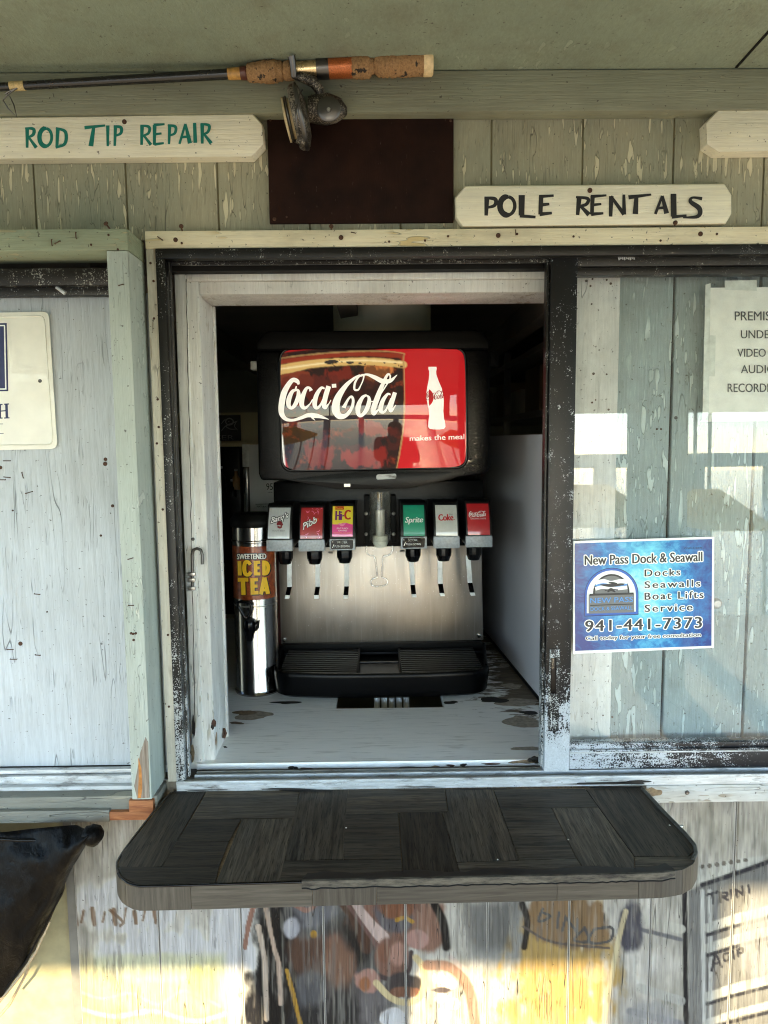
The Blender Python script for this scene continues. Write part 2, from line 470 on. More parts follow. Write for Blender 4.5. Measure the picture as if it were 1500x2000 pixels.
for nm, c in dict(silver=S(190, 192, 190), pibb=(.42, .02, .02, 1), hic_y=S(238, 214, 60), hic_p=S(226, 60, 140), sprite=S(24, 150, 116), dc=S(200, 200, 192), red=(.50, .012, .016, 1),
                  teal=S(10, 118, 104), ink=(.006, .007, .010, 1), navy=S(20, 28, 78), white=S(240, 240, 236), yellow=S(250, 196, 40), tea_w=S(240, 236, 224), purple=S(110, 30, 110), grey=S(110, 112, 112), lblue=S(90, 150, 215), mblue=S(50, 96, 180), orange=S(226, 110, 40), pink=S(236, 130, 170), dkred=S(120, 24, 28)).items():
    M['k_' + nm] = plain('print_' + nm, c, .4, 0., .06, 90)
M['k_sprite'].node_tree.nodes['Principled BSDF'].inputs['Coat Weight'].default_value = .5
for q in ('silver', 'dc', 'red', 'pibb', 'hic_y', 'hic_p'):
    M['k_' + q].node_tree.nodes['Principled BSDF'].inputs['Coat Weight'].default_value = .6

# ------------------------------------------------------------------ lettering helpers
def crom(pts, k=6):
    P = [np.array(p, float) for p in pts]
    if len(P) < 3: return P
    Q = [2 * P[0] - P[1]] + P + [2 * P[-1] - P[-2]]
    o = []
    for i in range(1, len(Q) - 2):
        a, b, c, d = Q[i - 1:i + 3]
        for j in range(k):
            t = j / k
            o.append(.5 * (2 * b + (c - a) * t + (2 * a - 5 * b + 4 * c - d) * t * t + (3 * b - a - 3 * c + d) * t ** 3))
    o.append(P[-1])
    return o
LIFT = .00008
def strokes(mb, sts, fmap, smooth=True, k=6):
    """sts: lists of (x, y, width) in pixels; fmap(px, py, i) -> world point; each stroke lies a hair above the one before"""
    for i, st in enumerate(sts):
        p = crom(st, k) if smooth and len(st) > 2 else [np.array(q, float) for q in st]
        L, R = [], []
        for j in range(len(p)):
            d = p[min(j + 1, len(p) - 1)][:2] - p[max(j - 1, 0)][:2]
            d = d / (np.hypot(*d) + 1e-9)
            n = np.array([-d[1], d[0]]) * p[j][2] / 2
            L.append(fmap(*(p[j][:2] + n), i)); R.append(fmap(*(p[j][:2] - n), i))
        b = len(mb.v); mb.v += [tuple(q) for q in L + R]
        m = len(p)
        mb.f += [(b + j, b + j + 1, b + m + j + 1, b + m + j) for j in range(m - 1)]
    return mb
def yplane(Y):
    return lambda x, y, i=0: PY(x, y, Y - i * LIFT)
_txt = {}
def text2d(s, bold=0., space=1.):
    key = (s, bold, space)
    if key in _txt: return _txt[key]
    c = bpy.data.curves.new('t', 'FONT'); c.body = s; c.resolution_u = 3; c.offset = bold; c.space_character = space
    o = bpy.data.objects.new('t', c); COL.objects.link(o)
    dg = bpy.context.evaluated_depsgraph_get()
    me = bpy.data.meshes.new_from_object(o.evaluated_get(dg))
    v = np.array([q.co[:2] for q in me.vertices]); f = [tuple(p.vertices) for p in me.polygons]
    bpy.data.objects.remove(o); bpy.data.curves.remove(c); bpy.data.meshes.remove(me)
    _txt[key] = (v, f)
    return v, f
def text(mb, s, xl, yt, xr, yb, fmap, bold=0., slope=0., shear=0., lift=0, grow=0., space=1.):
    """fits the words into a pixel box; slope: dy/dx of the line; shear: slant; bold: stroke gain per letter height; grow: outline in pixels"""
    v, f = text2d(s, 0., space)
    lo, hi = v.min(0), v.max(0)
    u = (v - lo) / (hi - lo)
    g = bold * (yb - yt)
    k = g + grow
    sh = [(0, 0)]
    if k > .25 and grow: sh = [(k * math.cos(a), (grow + .4 * g) * math.sin(a)) for a in [rad(30 * q) for q in range(12)]]
    elif k > .12: sh = [(-k, 0), (-k / 3, 0), (k / 3, 0), (k, 0)]
    for n_, (dx, dy) in enumerate(sh):
        pts = []
        for a, b in u:
            x = xl + g + a * (xr - xl - 2 * g) + shear * (b - .5) * (yb - yt)
            pts.append(fmap(x + dx, yb - b * (yb - yt) + slope * (x - xl) + dy, lift + n_ * .06))
        mb.add(pts, f)
    return mb

# ------------------------------------------------------------------ small painting engine for colour attributes
def hash2(i, j):
    h = np.sin(i * 127.1 + j * 311.7) * 43758.5453
    return h - np.floor(h)
def vnoise(x, y):
    i, j = np.floor(x), np.floor(y); a, b = x - i, y - j
    a = a * a * (3 - 2 * a); b = b * b * (3 - 2 * b)
    return (hash2(i, j) * (1 - a) + hash2(i + 1, j) * a) * (1 - b) + (hash2(i, j + 1) * (1 - a) + hash2(i + 1, j + 1) * a) * b
def fbm(x, y, o=4):
    s = 0; a = .5
    for k in range(o):
        s = s + a * vnoise(x * 2 ** k + 17 * k, y * 2 ** k + 5 * k); a /= 2
    return s / (1 - .5 ** o)
def sst(a, b, x):
    t = np.clip((x - a) / (b - a), 0, 1); return t * t * (3 - 2 * t)
class Paint:
    def __init__(s, x, y, base):
        s.x, s.y = x, y; s.c = np.ones((len(x), 4)); s.c[:, :3] = np.array(base)[..., :3]
    def lay(s, al, col):
        s.c[:, :3] = s.c[:, :3] * (1 - al[:, None]) + np.array(col[:3]) * al[:, None]
    def line(s, pts, w, col, soft=3., a=1., rough=0.):
        soft *= .45; a = min(1, a * 1.15); rough = rough or 1.6
        p = crom([tuple(q) + ((w,) if len(q) == 2 else ()) for q in pts], 5)
        bx = [q[0] for q in p]; by = [q[1] for q in p]; mg = max(q[2] for q in p) + soft + 4
        k = np.where((s.x > min(bx) - mg) & (s.x < max(bx) + mg) & (s.y > min(by) - mg) & (s.y < max(by) + mg))[0]
        if not len(k): return
        X, Y = s.x[k], s.y[k]; best = np.full(len(k), 1e9)
        for u, v in zip(p[:-1], p[1:]):
            d = v[:2] - u[:2]; L = d @ d + 1e-9
            t = np.clip(((X - u[0]) * d[0] + (Y - u[1]) * d[1]) / L, 0, 1)
            q = np.hypot(X - u[0] - t * d[0], Y - u[1] - t * d[1]) - (u[2] + t * (v[2] - u[2])) / 2
            best = np.minimum(best, q)
        if rough: best = best + (fbm(X / 9, Y / 22) - .5) * rough
        al = np.zeros(len(s.x)); al[k] = a * (1 - sst(-soft, soft, best)); s.lay(al, col)
    def blob(s, cx, cy, rx, ry, col, soft=.5, a=1., rot=0., rough=.35):
        soft *= .5; a = min(1, a * 1.3)
        c, n = math.cos(rot), math.sin(rot); dx, dy = s.x - cx, s.y - cy
        d = np.hypot((dx * c + dy * n) / rx, (-dx * n + dy * c) / ry) + (fbm(s.x / 16, s.y / 34, 5) - .5) * rough * 1.6
        s.lay(a * (1 - sst(1 - soft, 1 + soft * .4, d)), col)
    def poly(s, pts, col, soft=2., a=1.):
        X, Y = s.x, s.y; ins = np.zeros(len(X), bool); best = np.full(len(X), 1e9); n = len(pts)
        for i in range(n):
            (x0, y0), (x1, y1) = pts[i], pts[(i + 1) % n]
            ins ^= ((y0 > Y) != (y1 > Y)) & (X < (x1 - x0) * (Y - y0) / (y1 - y0 + 1e-9) + x0)
            dx, dy = x1 - x0, y1 - y0; t = np.clip(((X - x0) * dx + (Y - y0) * dy) / (dx * dx + dy * dy + 1e-9), 0, 1)
            best = np.minimum(best, np.hypot(X - x0 - t * dx, Y - y0 - t * dy))
        d = np.where(ins, -best, best)
        s.lay(a * (1 - sst(-soft, soft, d)), col)

# ================================================================== THE SETTING
CEIL = PY(750, 136, -.035).z
EAVE_Y, EAVE_Z = -3.8, 1.985
o = B('ceiling', M['ceiling'], None, -3.2, 3.2, EAVE_Y, -.002, CEIL, CEIL + .03); tag(o, kind='structure')
# seam between two soffit sheets, upper right
p0, p1 = PZ(1438, 131, CEIL), PZ(1500, 62, CEIL)
dv = (p1 - p0).normalized(); p2 = p0 + dv * 1.2; sd_ = Vector((-dv.y, dv.x, 0)) * .0022
o = MB().prism([p0 - sd_ + Vector((0, 0, -.0015)), p2 - sd_ + Vector((0, 0, -.0015)), p2 + sd_ + Vector((0, 0, -.0015)), p0 + sd_ + Vector((0, 0, -.0015))],
               [p0 - sd_ + Vector((0, 0, .001)), p2 - sd_ + Vector((0, 0, .001)), p2 + sd_ + Vector((0, 0, .001)), p0 + sd_ + Vector((0, 0, .001))]).build('ceiling_seam', M['channel'], bpy.data.objects['ceiling'])
def deck_mat():
    t = NT('sunlit_deck_boards')
    g = t.noise(t.vmul(t.pos, (60, 3, 10)), 1, 4); b = t.noise(t.pos, 1.5, 4)
    x = t.xyz(t.pos)[0]; fr = t.ma('FRACT', t.ma('MULTIPLY', x, 7.1))
    c = t.mix(t.mr(t.ma('ADD', g, b), .7, 1.3), (.36, .305, .235, 1), (.54, .47, .37, 1))
    c = t.mix(t.ma('LESS_THAN', fr, .05), c, (.03, .025, .02, 1))
    return t.fin(c, .8, 0.)
o = B('dock_deck', deck_mat(), None, -9, 9, -6.2, 3.4, -.12, 0); tag(o, kind='structure')
def water_mat():
    t = NT('harbour_water')
    n = t.noise(t.vmul(t.pos, (1.2, 3.5, 1)), 1, 5, .6)
    return t.fin((.02, .06, .07, 1), .08, 0., t.bump(n, .5, .15), IOR=1.33)
o = MB().box(-600, 600, -900, -6.3, -2.6, -2.4).build('harbour_water', water_mat()); tag(o, kind='structure')

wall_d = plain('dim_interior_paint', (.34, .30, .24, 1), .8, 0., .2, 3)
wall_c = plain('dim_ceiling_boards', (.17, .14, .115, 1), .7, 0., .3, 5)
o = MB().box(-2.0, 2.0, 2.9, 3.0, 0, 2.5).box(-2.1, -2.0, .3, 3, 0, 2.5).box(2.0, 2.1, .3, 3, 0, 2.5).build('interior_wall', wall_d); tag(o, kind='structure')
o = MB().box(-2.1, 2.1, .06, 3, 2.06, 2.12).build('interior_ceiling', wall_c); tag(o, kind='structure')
for q, (xa, xb) in enumerate(((-.62, -.57), (-.1, -.05), (.45, .5))):
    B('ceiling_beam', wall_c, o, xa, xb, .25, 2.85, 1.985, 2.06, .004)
# dark inner faces behind the siding
MBw = MB()
for a in ((-3.2, -.78, .012, .06, 0, CEIL), (1.30, 3.2, .012, .06, 0, CEIL), (-.78, 1.30, .0038, .06, 2.035, CEIL), (-.78, 1.30, .012, .06, 0, .955)):
    MBw.box(*a)
o = MBw.build('wall', plain('groove_paint', S(136, 130, 100), .8, 0., .2, 30)); tag(o, kind='structure')

# ------------------------------------------------------------------ upper siding
gx0 = PY(65, 330).x; gsp = (PY(1492, 330).x - gx0) / 8
trim_top = PY(800, 443, 0).z
fr_bot = PY(750, 219, -.035).z
WALL = thing('siding_wall', 'weathered olive green grooved plywood wall between the soffit and the window frames', 'wall', (0, 0, trim_top))
for i in range(-3, 13):
    x0 = gx0 + gsp * i + .0016; x1 = gx0 + gsp * (i + 1) - .0016
    MB().box(x0, x1, 0, .0035, trim_top - .02, CEIL).build('siding_plank', M['siding'], WALL, .0012)
    # two fine extra score lines that the sheet carries beside each groove
fz = B('frieze_board', M['frieze'], WALL, -3.2, 3.2, -.035, -.0005, fr_bot, CEIL - .0015, .003)

# ------------------------------------------------------------------ lower wall with mural
from_z = PY(700, 1560).z
MURAL = thing('mural_wall', 'grooved plywood wall below the shelf painted with a faded seafaring mural', 'wall', (0, 0, 0))
mx0, mx1 = PY(137, 1900).x, 1.5
def mural_paint(px, py):
    n = fbm(px / 60, py / 90); n2 = fbm(px / 14, py / 40)
    base = np.stack([.40 + .16 * (n - .5), .385 + .16 * (n - .5), .345 + .18 * (n - .5)], 1) * (.72 + .56 * n2[:, None])
    P = Paint(px, py, base)
    W_, CR, GR, DK, BR, PK, TN, OC = (.62, .605, .56), (.50, .44, .28), (.105, .105, .10), (.004, .004, .006), (.085, .048, .034), (.20, .12, .092), (.22, .15, .085), (.36, .23, .05)
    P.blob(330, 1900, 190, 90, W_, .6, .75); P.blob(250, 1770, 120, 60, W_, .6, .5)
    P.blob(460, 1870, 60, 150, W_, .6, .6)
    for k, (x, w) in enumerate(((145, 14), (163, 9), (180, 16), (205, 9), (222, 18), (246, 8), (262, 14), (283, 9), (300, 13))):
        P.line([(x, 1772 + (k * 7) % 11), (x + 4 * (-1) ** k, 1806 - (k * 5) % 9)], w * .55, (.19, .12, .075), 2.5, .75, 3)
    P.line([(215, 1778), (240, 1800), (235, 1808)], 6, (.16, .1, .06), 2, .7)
    P.poly([(140, 1868), (440, 1862), (452, 2010), (140, 2010)], (.44, .38, .17), 26, .7)  # yellow of the sun patch painted into the mural, lower left
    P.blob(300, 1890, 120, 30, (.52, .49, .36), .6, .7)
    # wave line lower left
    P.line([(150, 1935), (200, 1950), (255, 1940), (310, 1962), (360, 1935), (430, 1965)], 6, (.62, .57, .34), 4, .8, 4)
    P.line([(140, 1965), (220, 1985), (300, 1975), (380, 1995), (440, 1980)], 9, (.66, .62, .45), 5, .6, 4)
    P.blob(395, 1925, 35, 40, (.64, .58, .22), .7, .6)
    # dark hair and head
    P.blob(560, 1850, 62, 140, DK, .5, .92); P.blob(540, 1960, 75, 90, (.02, .02, .025), .5, .9)
    P.blob(660, 1900, 110, 150, GR, .6, .8); P.blob(600, 1780, 60, 40, (.16, .16, .17), .5, .8)
    P.blob(690, 1960, 70, 80, (.15, .14, .14), .6, .8)
    P.blob(585, 1870, 55, 60, (.16, .155, .15), .6, .8); P.blob(600, 1880, 42, 50, BR, .7, .75); P.blob(655, 1870, 40, 55, PK, .8, .6)
    P.blob(640, 1930, 45, 60, (.17, .11, .085), .7, .7); P.blob(570, 1810, 18, 22, (.52, .52, .54), .5, .9)
    P.line([(570, 1765), (600, 1778), (620, 1762)], 9, (.27, .17, .14), 3, .9)
    for pts, w, c in (([(497, 1765), (487, 1800), (478, 1850)], 9, PK), ([(520, 1775), (533, 1840), (545, 1890), (548, 1960)], 9, TN), ([(505, 1810), (517, 1880), (520, 1990)], 10, (.55, .48, .42)),
                      ([(560, 1895), (572, 1940), (587, 2000)], 8, OC), ([(540, 1770), (552, 1830), (556, 1900)], 6, (.6, .58, .55))):
        P.line(pts, w, c, 2.5, .9, 4)
    P.poly([(500, 1760), (560, 1762), (590, 1800), (575, 1850), (600, 1900), (585, 2010), (505, 2010), (525, 1900)], (.02, .02, .024), 8, .75)
    P.poly([(640, 1800), (690, 1790), (735, 1870), (715, 1890), (690, 1990), (640, 2010), (625, 1900)], (.05, .045, .043), 16, .6)
    for pts, w, c in (([(497, 1765), (487, 1800), (478, 1850)], 9, PK), ([(520, 1775), (533, 1840), (545, 1890), (548, 1960)], 9, (.34, .25, .2)), ([(505, 1810), (517, 1880), (520, 1990)], 10, (.38, .32, .27)), ([(560, 1895), (572, 1940), (587, 2000)], 8, OC)):
        P.line(pts, w, c, 2.5, .95, 3)
    P.blob(585, 1862, 34, 34, (.14, .085, .06), .8, .8); P.blob(655, 1862, 30, 40, (.2, .12, .09), .8, .7); P.blob(606, 1920, 30, 34, (.15, .15, .155), .7, .7)
    P.blob(612, 1825, 8, 9, OC, .5, .8); P.blob(632, 1862, 8, 10, OC, .5, .6)
    P.blob(540, 1900, 40, 130, (.006, .006, .008), .4, .9); P.blob(640, 1985, 70, 60, (.03, .03, .032), .6, .85); P.blob(700, 1830, 30, 60, (.02, .018, .018), .6, .8)
    P.blob(600, 1865, 46, 44, (.11, .066, .048), .8, .9); P.blob(660, 1880, 34, 50, (.20, .125, .09), .8, .85); P.blob(610, 1935, 36, 40, (.11, .11, .115), .8, .8); P.blob(568, 1812, 18, 22, (.34, .34, .36), .5, .9)
    for pts, w, c in (([(497, 1765), (487, 1800), (478, 1850)], 9, (.30, .18, .14)), ([(520, 1775), (533, 1840), (545, 1890), (548, 1960)], 9, (.40, .32, .26)), ([(505, 1810), (517, 1880), (520, 1990)], 10, (.42, .36, .30)), ([(560, 1895), (572, 1940), (587, 2000)], 8, OC)):
        P.line(pts, w, c, 2.5, 1., 3)
    # brow, eye and cheek
    P.blob(770, 1800, 80, 60, PK, .5, .85); P.blob(772, 1790, 46, 32, (.12, .11, .12), .5, .85); P.blob(775, 1775, 36, 20, (.2, .10, .06), .5, .85)
    P.blob(840, 1810, 35, 60, (.24, .15, .115), .5, .9); P.blob(815, 1835, 24, 20, (.35, .23, .2), .4, .9)
    P.line([(845, 1760), (865, 1800), (872, 1850)], 16, DK, 6, .85)
    P.line([(775, 1797), (790, 1793), (805, 1800)], 8, OC, 2, .8)
    # bridge of the nose and nose ball
    P.line([(672, 1760), (700, 1800), (716, 1850)], 26, BR, 6, .85)
    P.line([(693, 1763, 16), (715, 1795, 20), (748, 1832, 26)], 20, (.42, .34, .31), 4, .95)
    P.line([(680, 1768), (710, 1810), (738, 1850)], 7, (.16, .10, .09), 4, .8)
    P.blob(765, 1870, 36, 42, PK, .3, .95, rough=.15); P.blob(778, 1862, 22, 24, (.34, .22, .18), .6, .8); P.blob(750, 1862, 16, 20, (.2, .105, .07), .7, .6)
    P.line([(735, 1905), (765, 1912), (797, 1898), (803, 1860)], 9, (.08, .06, .06), 4, .9)
    P.blob(718, 1915, 24, 26, (.33, .21, .175), .35, .95); P.blob(712, 1922, 12, 16, (.28, .14, .075), .6, .8)
    # mouth
    P.blob(790, 1925, 42, 26, (.07, .06, .06), .4, .95); P.blob(795, 1938, 30, 12, (.2, .11, .075), .4, .8)
    P.line([(735, 1920), (765, 1950), (800, 1958), (825, 1940), (828, 1895), (812, 1870)], 13, (.50, .41, .26), 3, .95)
    P.line([(835, 1885), (880, 1890), (915, 1930), (930, 2010)], 20, (.30, .19, .14), 6, .8)
    for x, y in ((858, 1912), (880, 1922), (860, 1950), (885, 1960), (868, 1982)):
        P.blob(x, y, 13, 11, (.62, .60, .56), .3, .9)
    P.blob(862, 1934, 22, 6, (.12, .1, .1), .4, .85); P.blob(770, 1990, 28, 20, (.58, .55, .52), .4, .85)
    P.line([(880, 1870), (930, 1920), (955, 2000)], 10, (.45, .38, .34), 5, .7)
    P.blob(1000, 1830, 80, 90, (.22, .22, .21), .7, .6)
    P.blob(1100, 1900, 120, 130, (.36, .26, .10), .9, .7, 0, .9); P.blob(1060, 1990, 90, 60, (.40, .30, .13), .9, .6, 0, .9)  # barrel tan, with the yellow of the sun patch painted in
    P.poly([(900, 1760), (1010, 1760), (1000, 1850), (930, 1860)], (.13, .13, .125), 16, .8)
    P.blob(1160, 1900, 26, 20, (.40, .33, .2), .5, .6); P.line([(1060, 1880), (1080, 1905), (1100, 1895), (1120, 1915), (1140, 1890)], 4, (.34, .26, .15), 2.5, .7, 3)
    # barrel end with scrawl
    P.blob(1110, 1800, 95, 55, (.22, .155, .09), .35, .85, .25); P.line([(1020, 1765), (1030, 1800), (1024, 1850)], 12, DK, 4, .8)
    P.line([(1022, 1810), (1080, 1840), (1190, 1852)], 5, (.12, .10, .09), 2.5, .8)
    lt = (.10, .10, .10)
    for q in ([(1060, 1775), (1052, 1800), (1075, 1790), (1062, 1783)], [(1092, 1782), (1088, 1812)], [(1105, 1790), (1098, 1818)], [(1105, 1792), (1128, 1822)], [(1128, 1796), (1126, 1824)],
              [(1142, 1812), (1122, 1836), (1150, 1838), (1142, 1812)], [(1160, 1815), (1150, 1840), (1190, 1838), (1195, 1812), (1160, 1815)]):
        P.line(q, 5, lt, 1.8, .9)
    # crates on the right
    P.poly([(1345, 1740), (1480, 1680), (1500, 1690), (1520, 2020), (1345, 2020)], (.17, .17, .165), 3, .85)
    P.poly([(1358, 1690), (1500, 1670), (1480, 1690), (1352, 1730)], (.46, .46, .42), 3, .9)
    P.line([(1372, 1728), (1440, 1705), (1510, 1680)], 9, (.035, .035, .045), 4, .85)
    for x in (1372, 1386): P.line([(x, 1740), (x + 4, 2010)], 8, (.47, .47, .44), 3, .8)
    P.line([(1337, 1740), (1340, 2010)], 10, (.02, .02, .025), 3, .9); P.line([(1400, 1750), (1390, 2010)], 5, (.2, .2, .2), 2, .7)
    for y in (1800, 1840, 1935, 1985):
        P.line([(1382, y + 12), (1440, y - 6), (1510, y - 24)], 18 if y != 1985 else 14, (.44, .44, .40), 4, .85)
        P.line([(1382, y + 26), (1440, y + 8), (1510, y - 10)], 7, (.03, .03, .04), 3, .8)
    P.line([(1250, 1795), (1330, 1815)], 18, (.44, .43, .38), 4, .8); P.line([(1250, 1815), (1330, 1835)], 8, (.16, .16, .17), 4, .8)
    P.line([(1250, 1930), (1330, 1955)], 18, (.38, .38, .35), 4, .8); P.line([(1230, 1975), (1330, 2000)], 14, (.25, .25, .26), 6, .8)
    P.blob(1232, 1810, 26, 60, (.09, .09, .11), .5, .92); P.line([(1222, 1780), (1205, 1850), (1180, 1990)], 10, (.5, .44, .3), 3, .8)
    P.blob(1480, 1830, 40, 90, (.3, .3, .3), .7, .6); P.blob(1270, 1990, 60, 40, (.3, .3, .3), .7, .6)
    ink = (.05, .05, .06)
    for q in ([(1380, 1748), (1402, 1742)], [(1391, 1746), (1393, 1764)], [(1407, 1744), (1408, 1762)], [(1407, 1744), (1420, 1744), (1419, 1750), (1409, 1752)], [(1412, 1752), (1422, 1758)],
              [(1428, 1739), (1429, 1755)], [(1438, 1738), (1440, 1752)], [(1438, 1738), (1450, 1746)], [(1450, 1732), (1451, 1748)], [(1462, 1730), (1464, 1744)],
              [(1390, 1896), (1398, 1866), (1409, 1888)], [(1392, 1884), (1404, 1880)], [(1424, 1862), (1414, 1864), (1415, 1876), (1425, 1874), (1424, 1869)], [(1432, 1858), (1434, 1872)], [(1441, 1856), (1442, 1868)], [(1440, 1856), (1450, 1852), (1450, 1860), (1442, 1862)]):
        P.line(q, 5, ink, 1.6, .92)
    for k in range(7): P.blob(1372 + k * 14, 1693 - k * 2.2, 5, 5, (.16, .14, .12), .4, .7)
    st_ = fbm(px / 2.6, py / 70, 3); st2 = fbm(px / 6 + 40, py / 120, 3)
    P.c[:, :3] = np.minimum(.40 * (P.c[:, :3] / .40) ** 1.3, .5) * (.62 + .78 * st_)[:, None]
    P.lay(sst(.60, .72, st2) * .5 * sst(.4, .6, fbm(px / 50, py / 50)), (.14, .13, .12))
    P.lay(sst(.62, .74, fbm(px / 4 + 9, py / 90 + 3, 3)) * .22, (.45, .43, .37))
    P.c[:, :3] *= .66
    return P.c
cell = .0025
for i in range(-4, 10):
    x0 = max(gx0 + gsp * i + .0016, mx0); x1 = min(gx0 + gsp * (i + 1) - .0016, mx1)
    if x1 - x0 < .02: continue
    nx = max(2, int((x1 - x0) / cell)); zt_, zb_ = .99, .44
    nz = int((zt_ - zb_) / cell)
    xs = np.linspace(x0 + .0006, x1 - .0006, nx + 1); zs = np.linspace(zt_, zb_, nz + 1)
    mb = MB()
    X, Z = np.meshgrid(xs, zs)
    pts = [[(xs[j], (.0022 if j in (0, nx) else 0.), zs[k]) for j in range(nx + 1)] for k in range(nz + 1)]
    mb.grid(pts)
    mb.box(x0, x1, .0024, .0045, zb_ - .44, zt_)
    ax, ay = px_np(X.ravel(), np.zeros(X.size), Z.ravel())
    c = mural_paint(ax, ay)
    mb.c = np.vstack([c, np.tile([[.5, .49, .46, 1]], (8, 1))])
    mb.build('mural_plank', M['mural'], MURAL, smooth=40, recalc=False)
lx = PY(137, 1900).x
B('mural_backing', plain('pale_groove_paint', (.13, .125, .11, 1), .8, 0., .2, 30), MURAL, mx0, mx1, .0047, .0115, .0, .99)
o = B('pale_sill_board', M['trim_low'], MURAL, PY(1262, 1550, -.022).x, 1.5, -.022, -.0005, PY(1400, 1567, -.022).z, PY(1400, 1533, -.022).z, .002)
SCREW = MB().lathe([(.0042, 0), (.0042, .0012), (.003, .0022), (.0008, .0016)], (0, 0, 0), (0, -1, 0), 12)
def screw(parent, px, py, Y, m='rust', r=1., name='screw'):
    p = PY(px, py, Y)
    mb = MB().lathe([(.0038 * r, -.001), (.0038 * r, .0008), (.0026 * r, .0018), (.0007, .0011)], p, (0, -1, 0), 10)
    return mb.build(name, M[m], parent, smooth=40)
def staple(parent, px, py, Y, ang=0., ln=10):
    c, s_ = math.cos(ang) * ln / 2, math.sin(ang) * ln / 2
    a, b = PY(px - c, py - s_, Y), PY(px + c, py + s_, Y)
    k = Vector((0, -.0022, 0))
    return MB().tube([a, a + k, b + k, b], .0009, 5).build('staple', M['rust'], parent)
def nail(parent, px, py, Y, dx, dy, ln=.018):
    a = PY(px, py, Y); b = PY(px + dx, py + dy, Y - ln)
    d = (b - a).normalized()
    mb = MB().tube([a, b], .0014, 6)
    mb.lathe([(.0008, -.0004), (.0042, 0), (.0038, .0016), (.0006, .0018)], b, d, 9)
    return mb.build('nail', M['rust'], parent)
screw(MURAL, 1342, 1548, -.022, 'dark_steel', 1.2)

# tan panel left of the mural board
tanm = NT('tan_weathered_panel')
g_ = tanm.noise(tanm.vmul(tanm.pos, (90, 60, 14)), 1, 4)
tanp = tanm.fin(tanm.mix(tanm.mr(g_, .3, .7), (.11, .060, .036, 1), (.165, .098, .062, 1)), .7, 0., tanm.bump(g_, .3, .001))
o = B('plywood_skirt', tanp, None, -2.2, lx - .002, .02, .0119 + .02, 0, .985)
tag(o, 'tan bare plywood skirt left of the mural board, below the black cover', 'panel')

# ------------------------------------------------------------------ serving window frame
WIN = thing('window_frame', 'cream wood trim and chipped black aluminium frame around the open serving hatch', 'window', (0, 0, .98))
x0, x1, z0, z1 = rect(283, 447, 1500, 485, -.018)
B('head_trim', M['trim_h'], WIN, x0, 1.5, -.018, -.0003, PY(700, 482.5, -.018).z, PY(700, 448, -.018).z, .0018)
hz = PY(700, 482.5, -.018).z
xl0 = PY(283, 480, -.018).x; xl1 = PY(304, 490, -.018).x
B('side_trim', M['trim_v'], WIN, xl0 + .001, xl1 - .0006, -.0172, -.0003, PY(330, 1527, -.0172).z, hz - .0006, .0016)
# black flange: top and left, tracks
fy = -.021
xf1 = PY(322, 520, fy).x
zf0 = PY(700, 502, fy).z; zf1 = PY(700, 482.8, fy).z
B('head_flange', M['black_alu'], WIN, xl1, 1.5, fy, .0, zf0, zf1, .001)
zbot = PY(330, 1526, fy).z
B('side_flange', M['black_left'], WIN, xl1, xf1, fy, .0, zbot, zf0 - .0006, .001)
# recessed channel at head and left with its ribs
xc1 = PY(341, 800, .05).x
B('side_channel', M['channel'], WIN, xl1 + .002, xc1, .0005, .064, zbot + .002, zf0 + .004)
B('side_rib', M['black_left'], WIN, xf1 + .004, xf1 + .0065, -.012, .0, zbot + .004, zf0 - .004)
B('head_channel', M['channel'], WIN, xl1 + .002, 1.5, .034, .064, PY(700, 531, .05).z, zf1)
B('head_rib', M['black_rail'], WIN, xf1, PY(1070, 512, .01).x, .008, .0135, PY(700, 516, .01).z, zf0 + .003)
# sill: lip, two track rails, flange
cl0, cl1, _, _ = rect(384, 1480, 1060, 1504, .052)
sb = PY(700, 1542, -.021).z
xsl = PY(344, 1535, -.021).x
B('sill_bed', plain('dark_sill_bed', (.035, .028, .02, 1), .7, 0., .6, 60, .3), WIN, xl1, 1.5, -.008, .07, sb + .001, PY(700, 1522, .0).z)  # sill bed coloured dark to set off the rails
B('sill_flange', M['track'], WIN, xsl, 1.5, -.021, -.0085, sb, PY(700, 1524, -.021).z, .0025)
B('flange_bead', M['track'], WIN, xsl, 1.5, -.0225, -.0165, PY(700, 1529, -.021).z, PY(700, 1521.5, -.021).z, .002)
B('track_rail', M['track'], WIN, PY(378, 1508, .0).x, 1.5, .004, .010, PY(700, 1522, .0).z, PY(700, 1510, .004).z, .0012)
B('track_rail', M['track'], WIN, PY(384, 1508, .03).x, cl1 + .2, .028, .034, PY(700, 1522, .0).z, PY(700, 1503.5, .03).z, .0012)
# the white wooden casing and deep jamb inside the hatch
ck = .006
czb = PY(700, 1500, .06).z
def vx(px, py, Y): return PY(px, py, Y).x
strip_t = PY(700, 531, .06).z
B('casing_strip', M['casing'], WIN, vx(341, 560, .06), vx(363, 560, .06), .060, .085, czb, strip_t, .0015)
B('casing_strip', M['casing'], WIN, vx(364, 560, .06), PY(1085, 540, .06).x, .0605, .085, PY(700, 546, .06).z, strip_t - .0005, .0015)
B('casing_board', M['casing'], WIN, vx(364.6, 700, .066), vx(388, 560, .068), .068, .10, czb, PY(700, 547, .066).z, .003)
B('casing_board', M['casing'], WIN, vx(388.4, 560, .068), PY(1085, 560, .06).x, .0685, .10, PY(700, 573, .068).z, PY(700, 547, .066).z - .0005, .003)
jx = vx(388, 560, .068); jz = PY(700, 573, .068).z
B('side_jamb', M['casing'], WIN, jx - .03, jx - .001, .1005, .185, .998, jz, .0015)
B('head_jamb', M['casing'], WIN, jx - .03, PY(1085, 560, .06).x + .1, .1005, .19, jz + .0005, jz + .03, .0015)
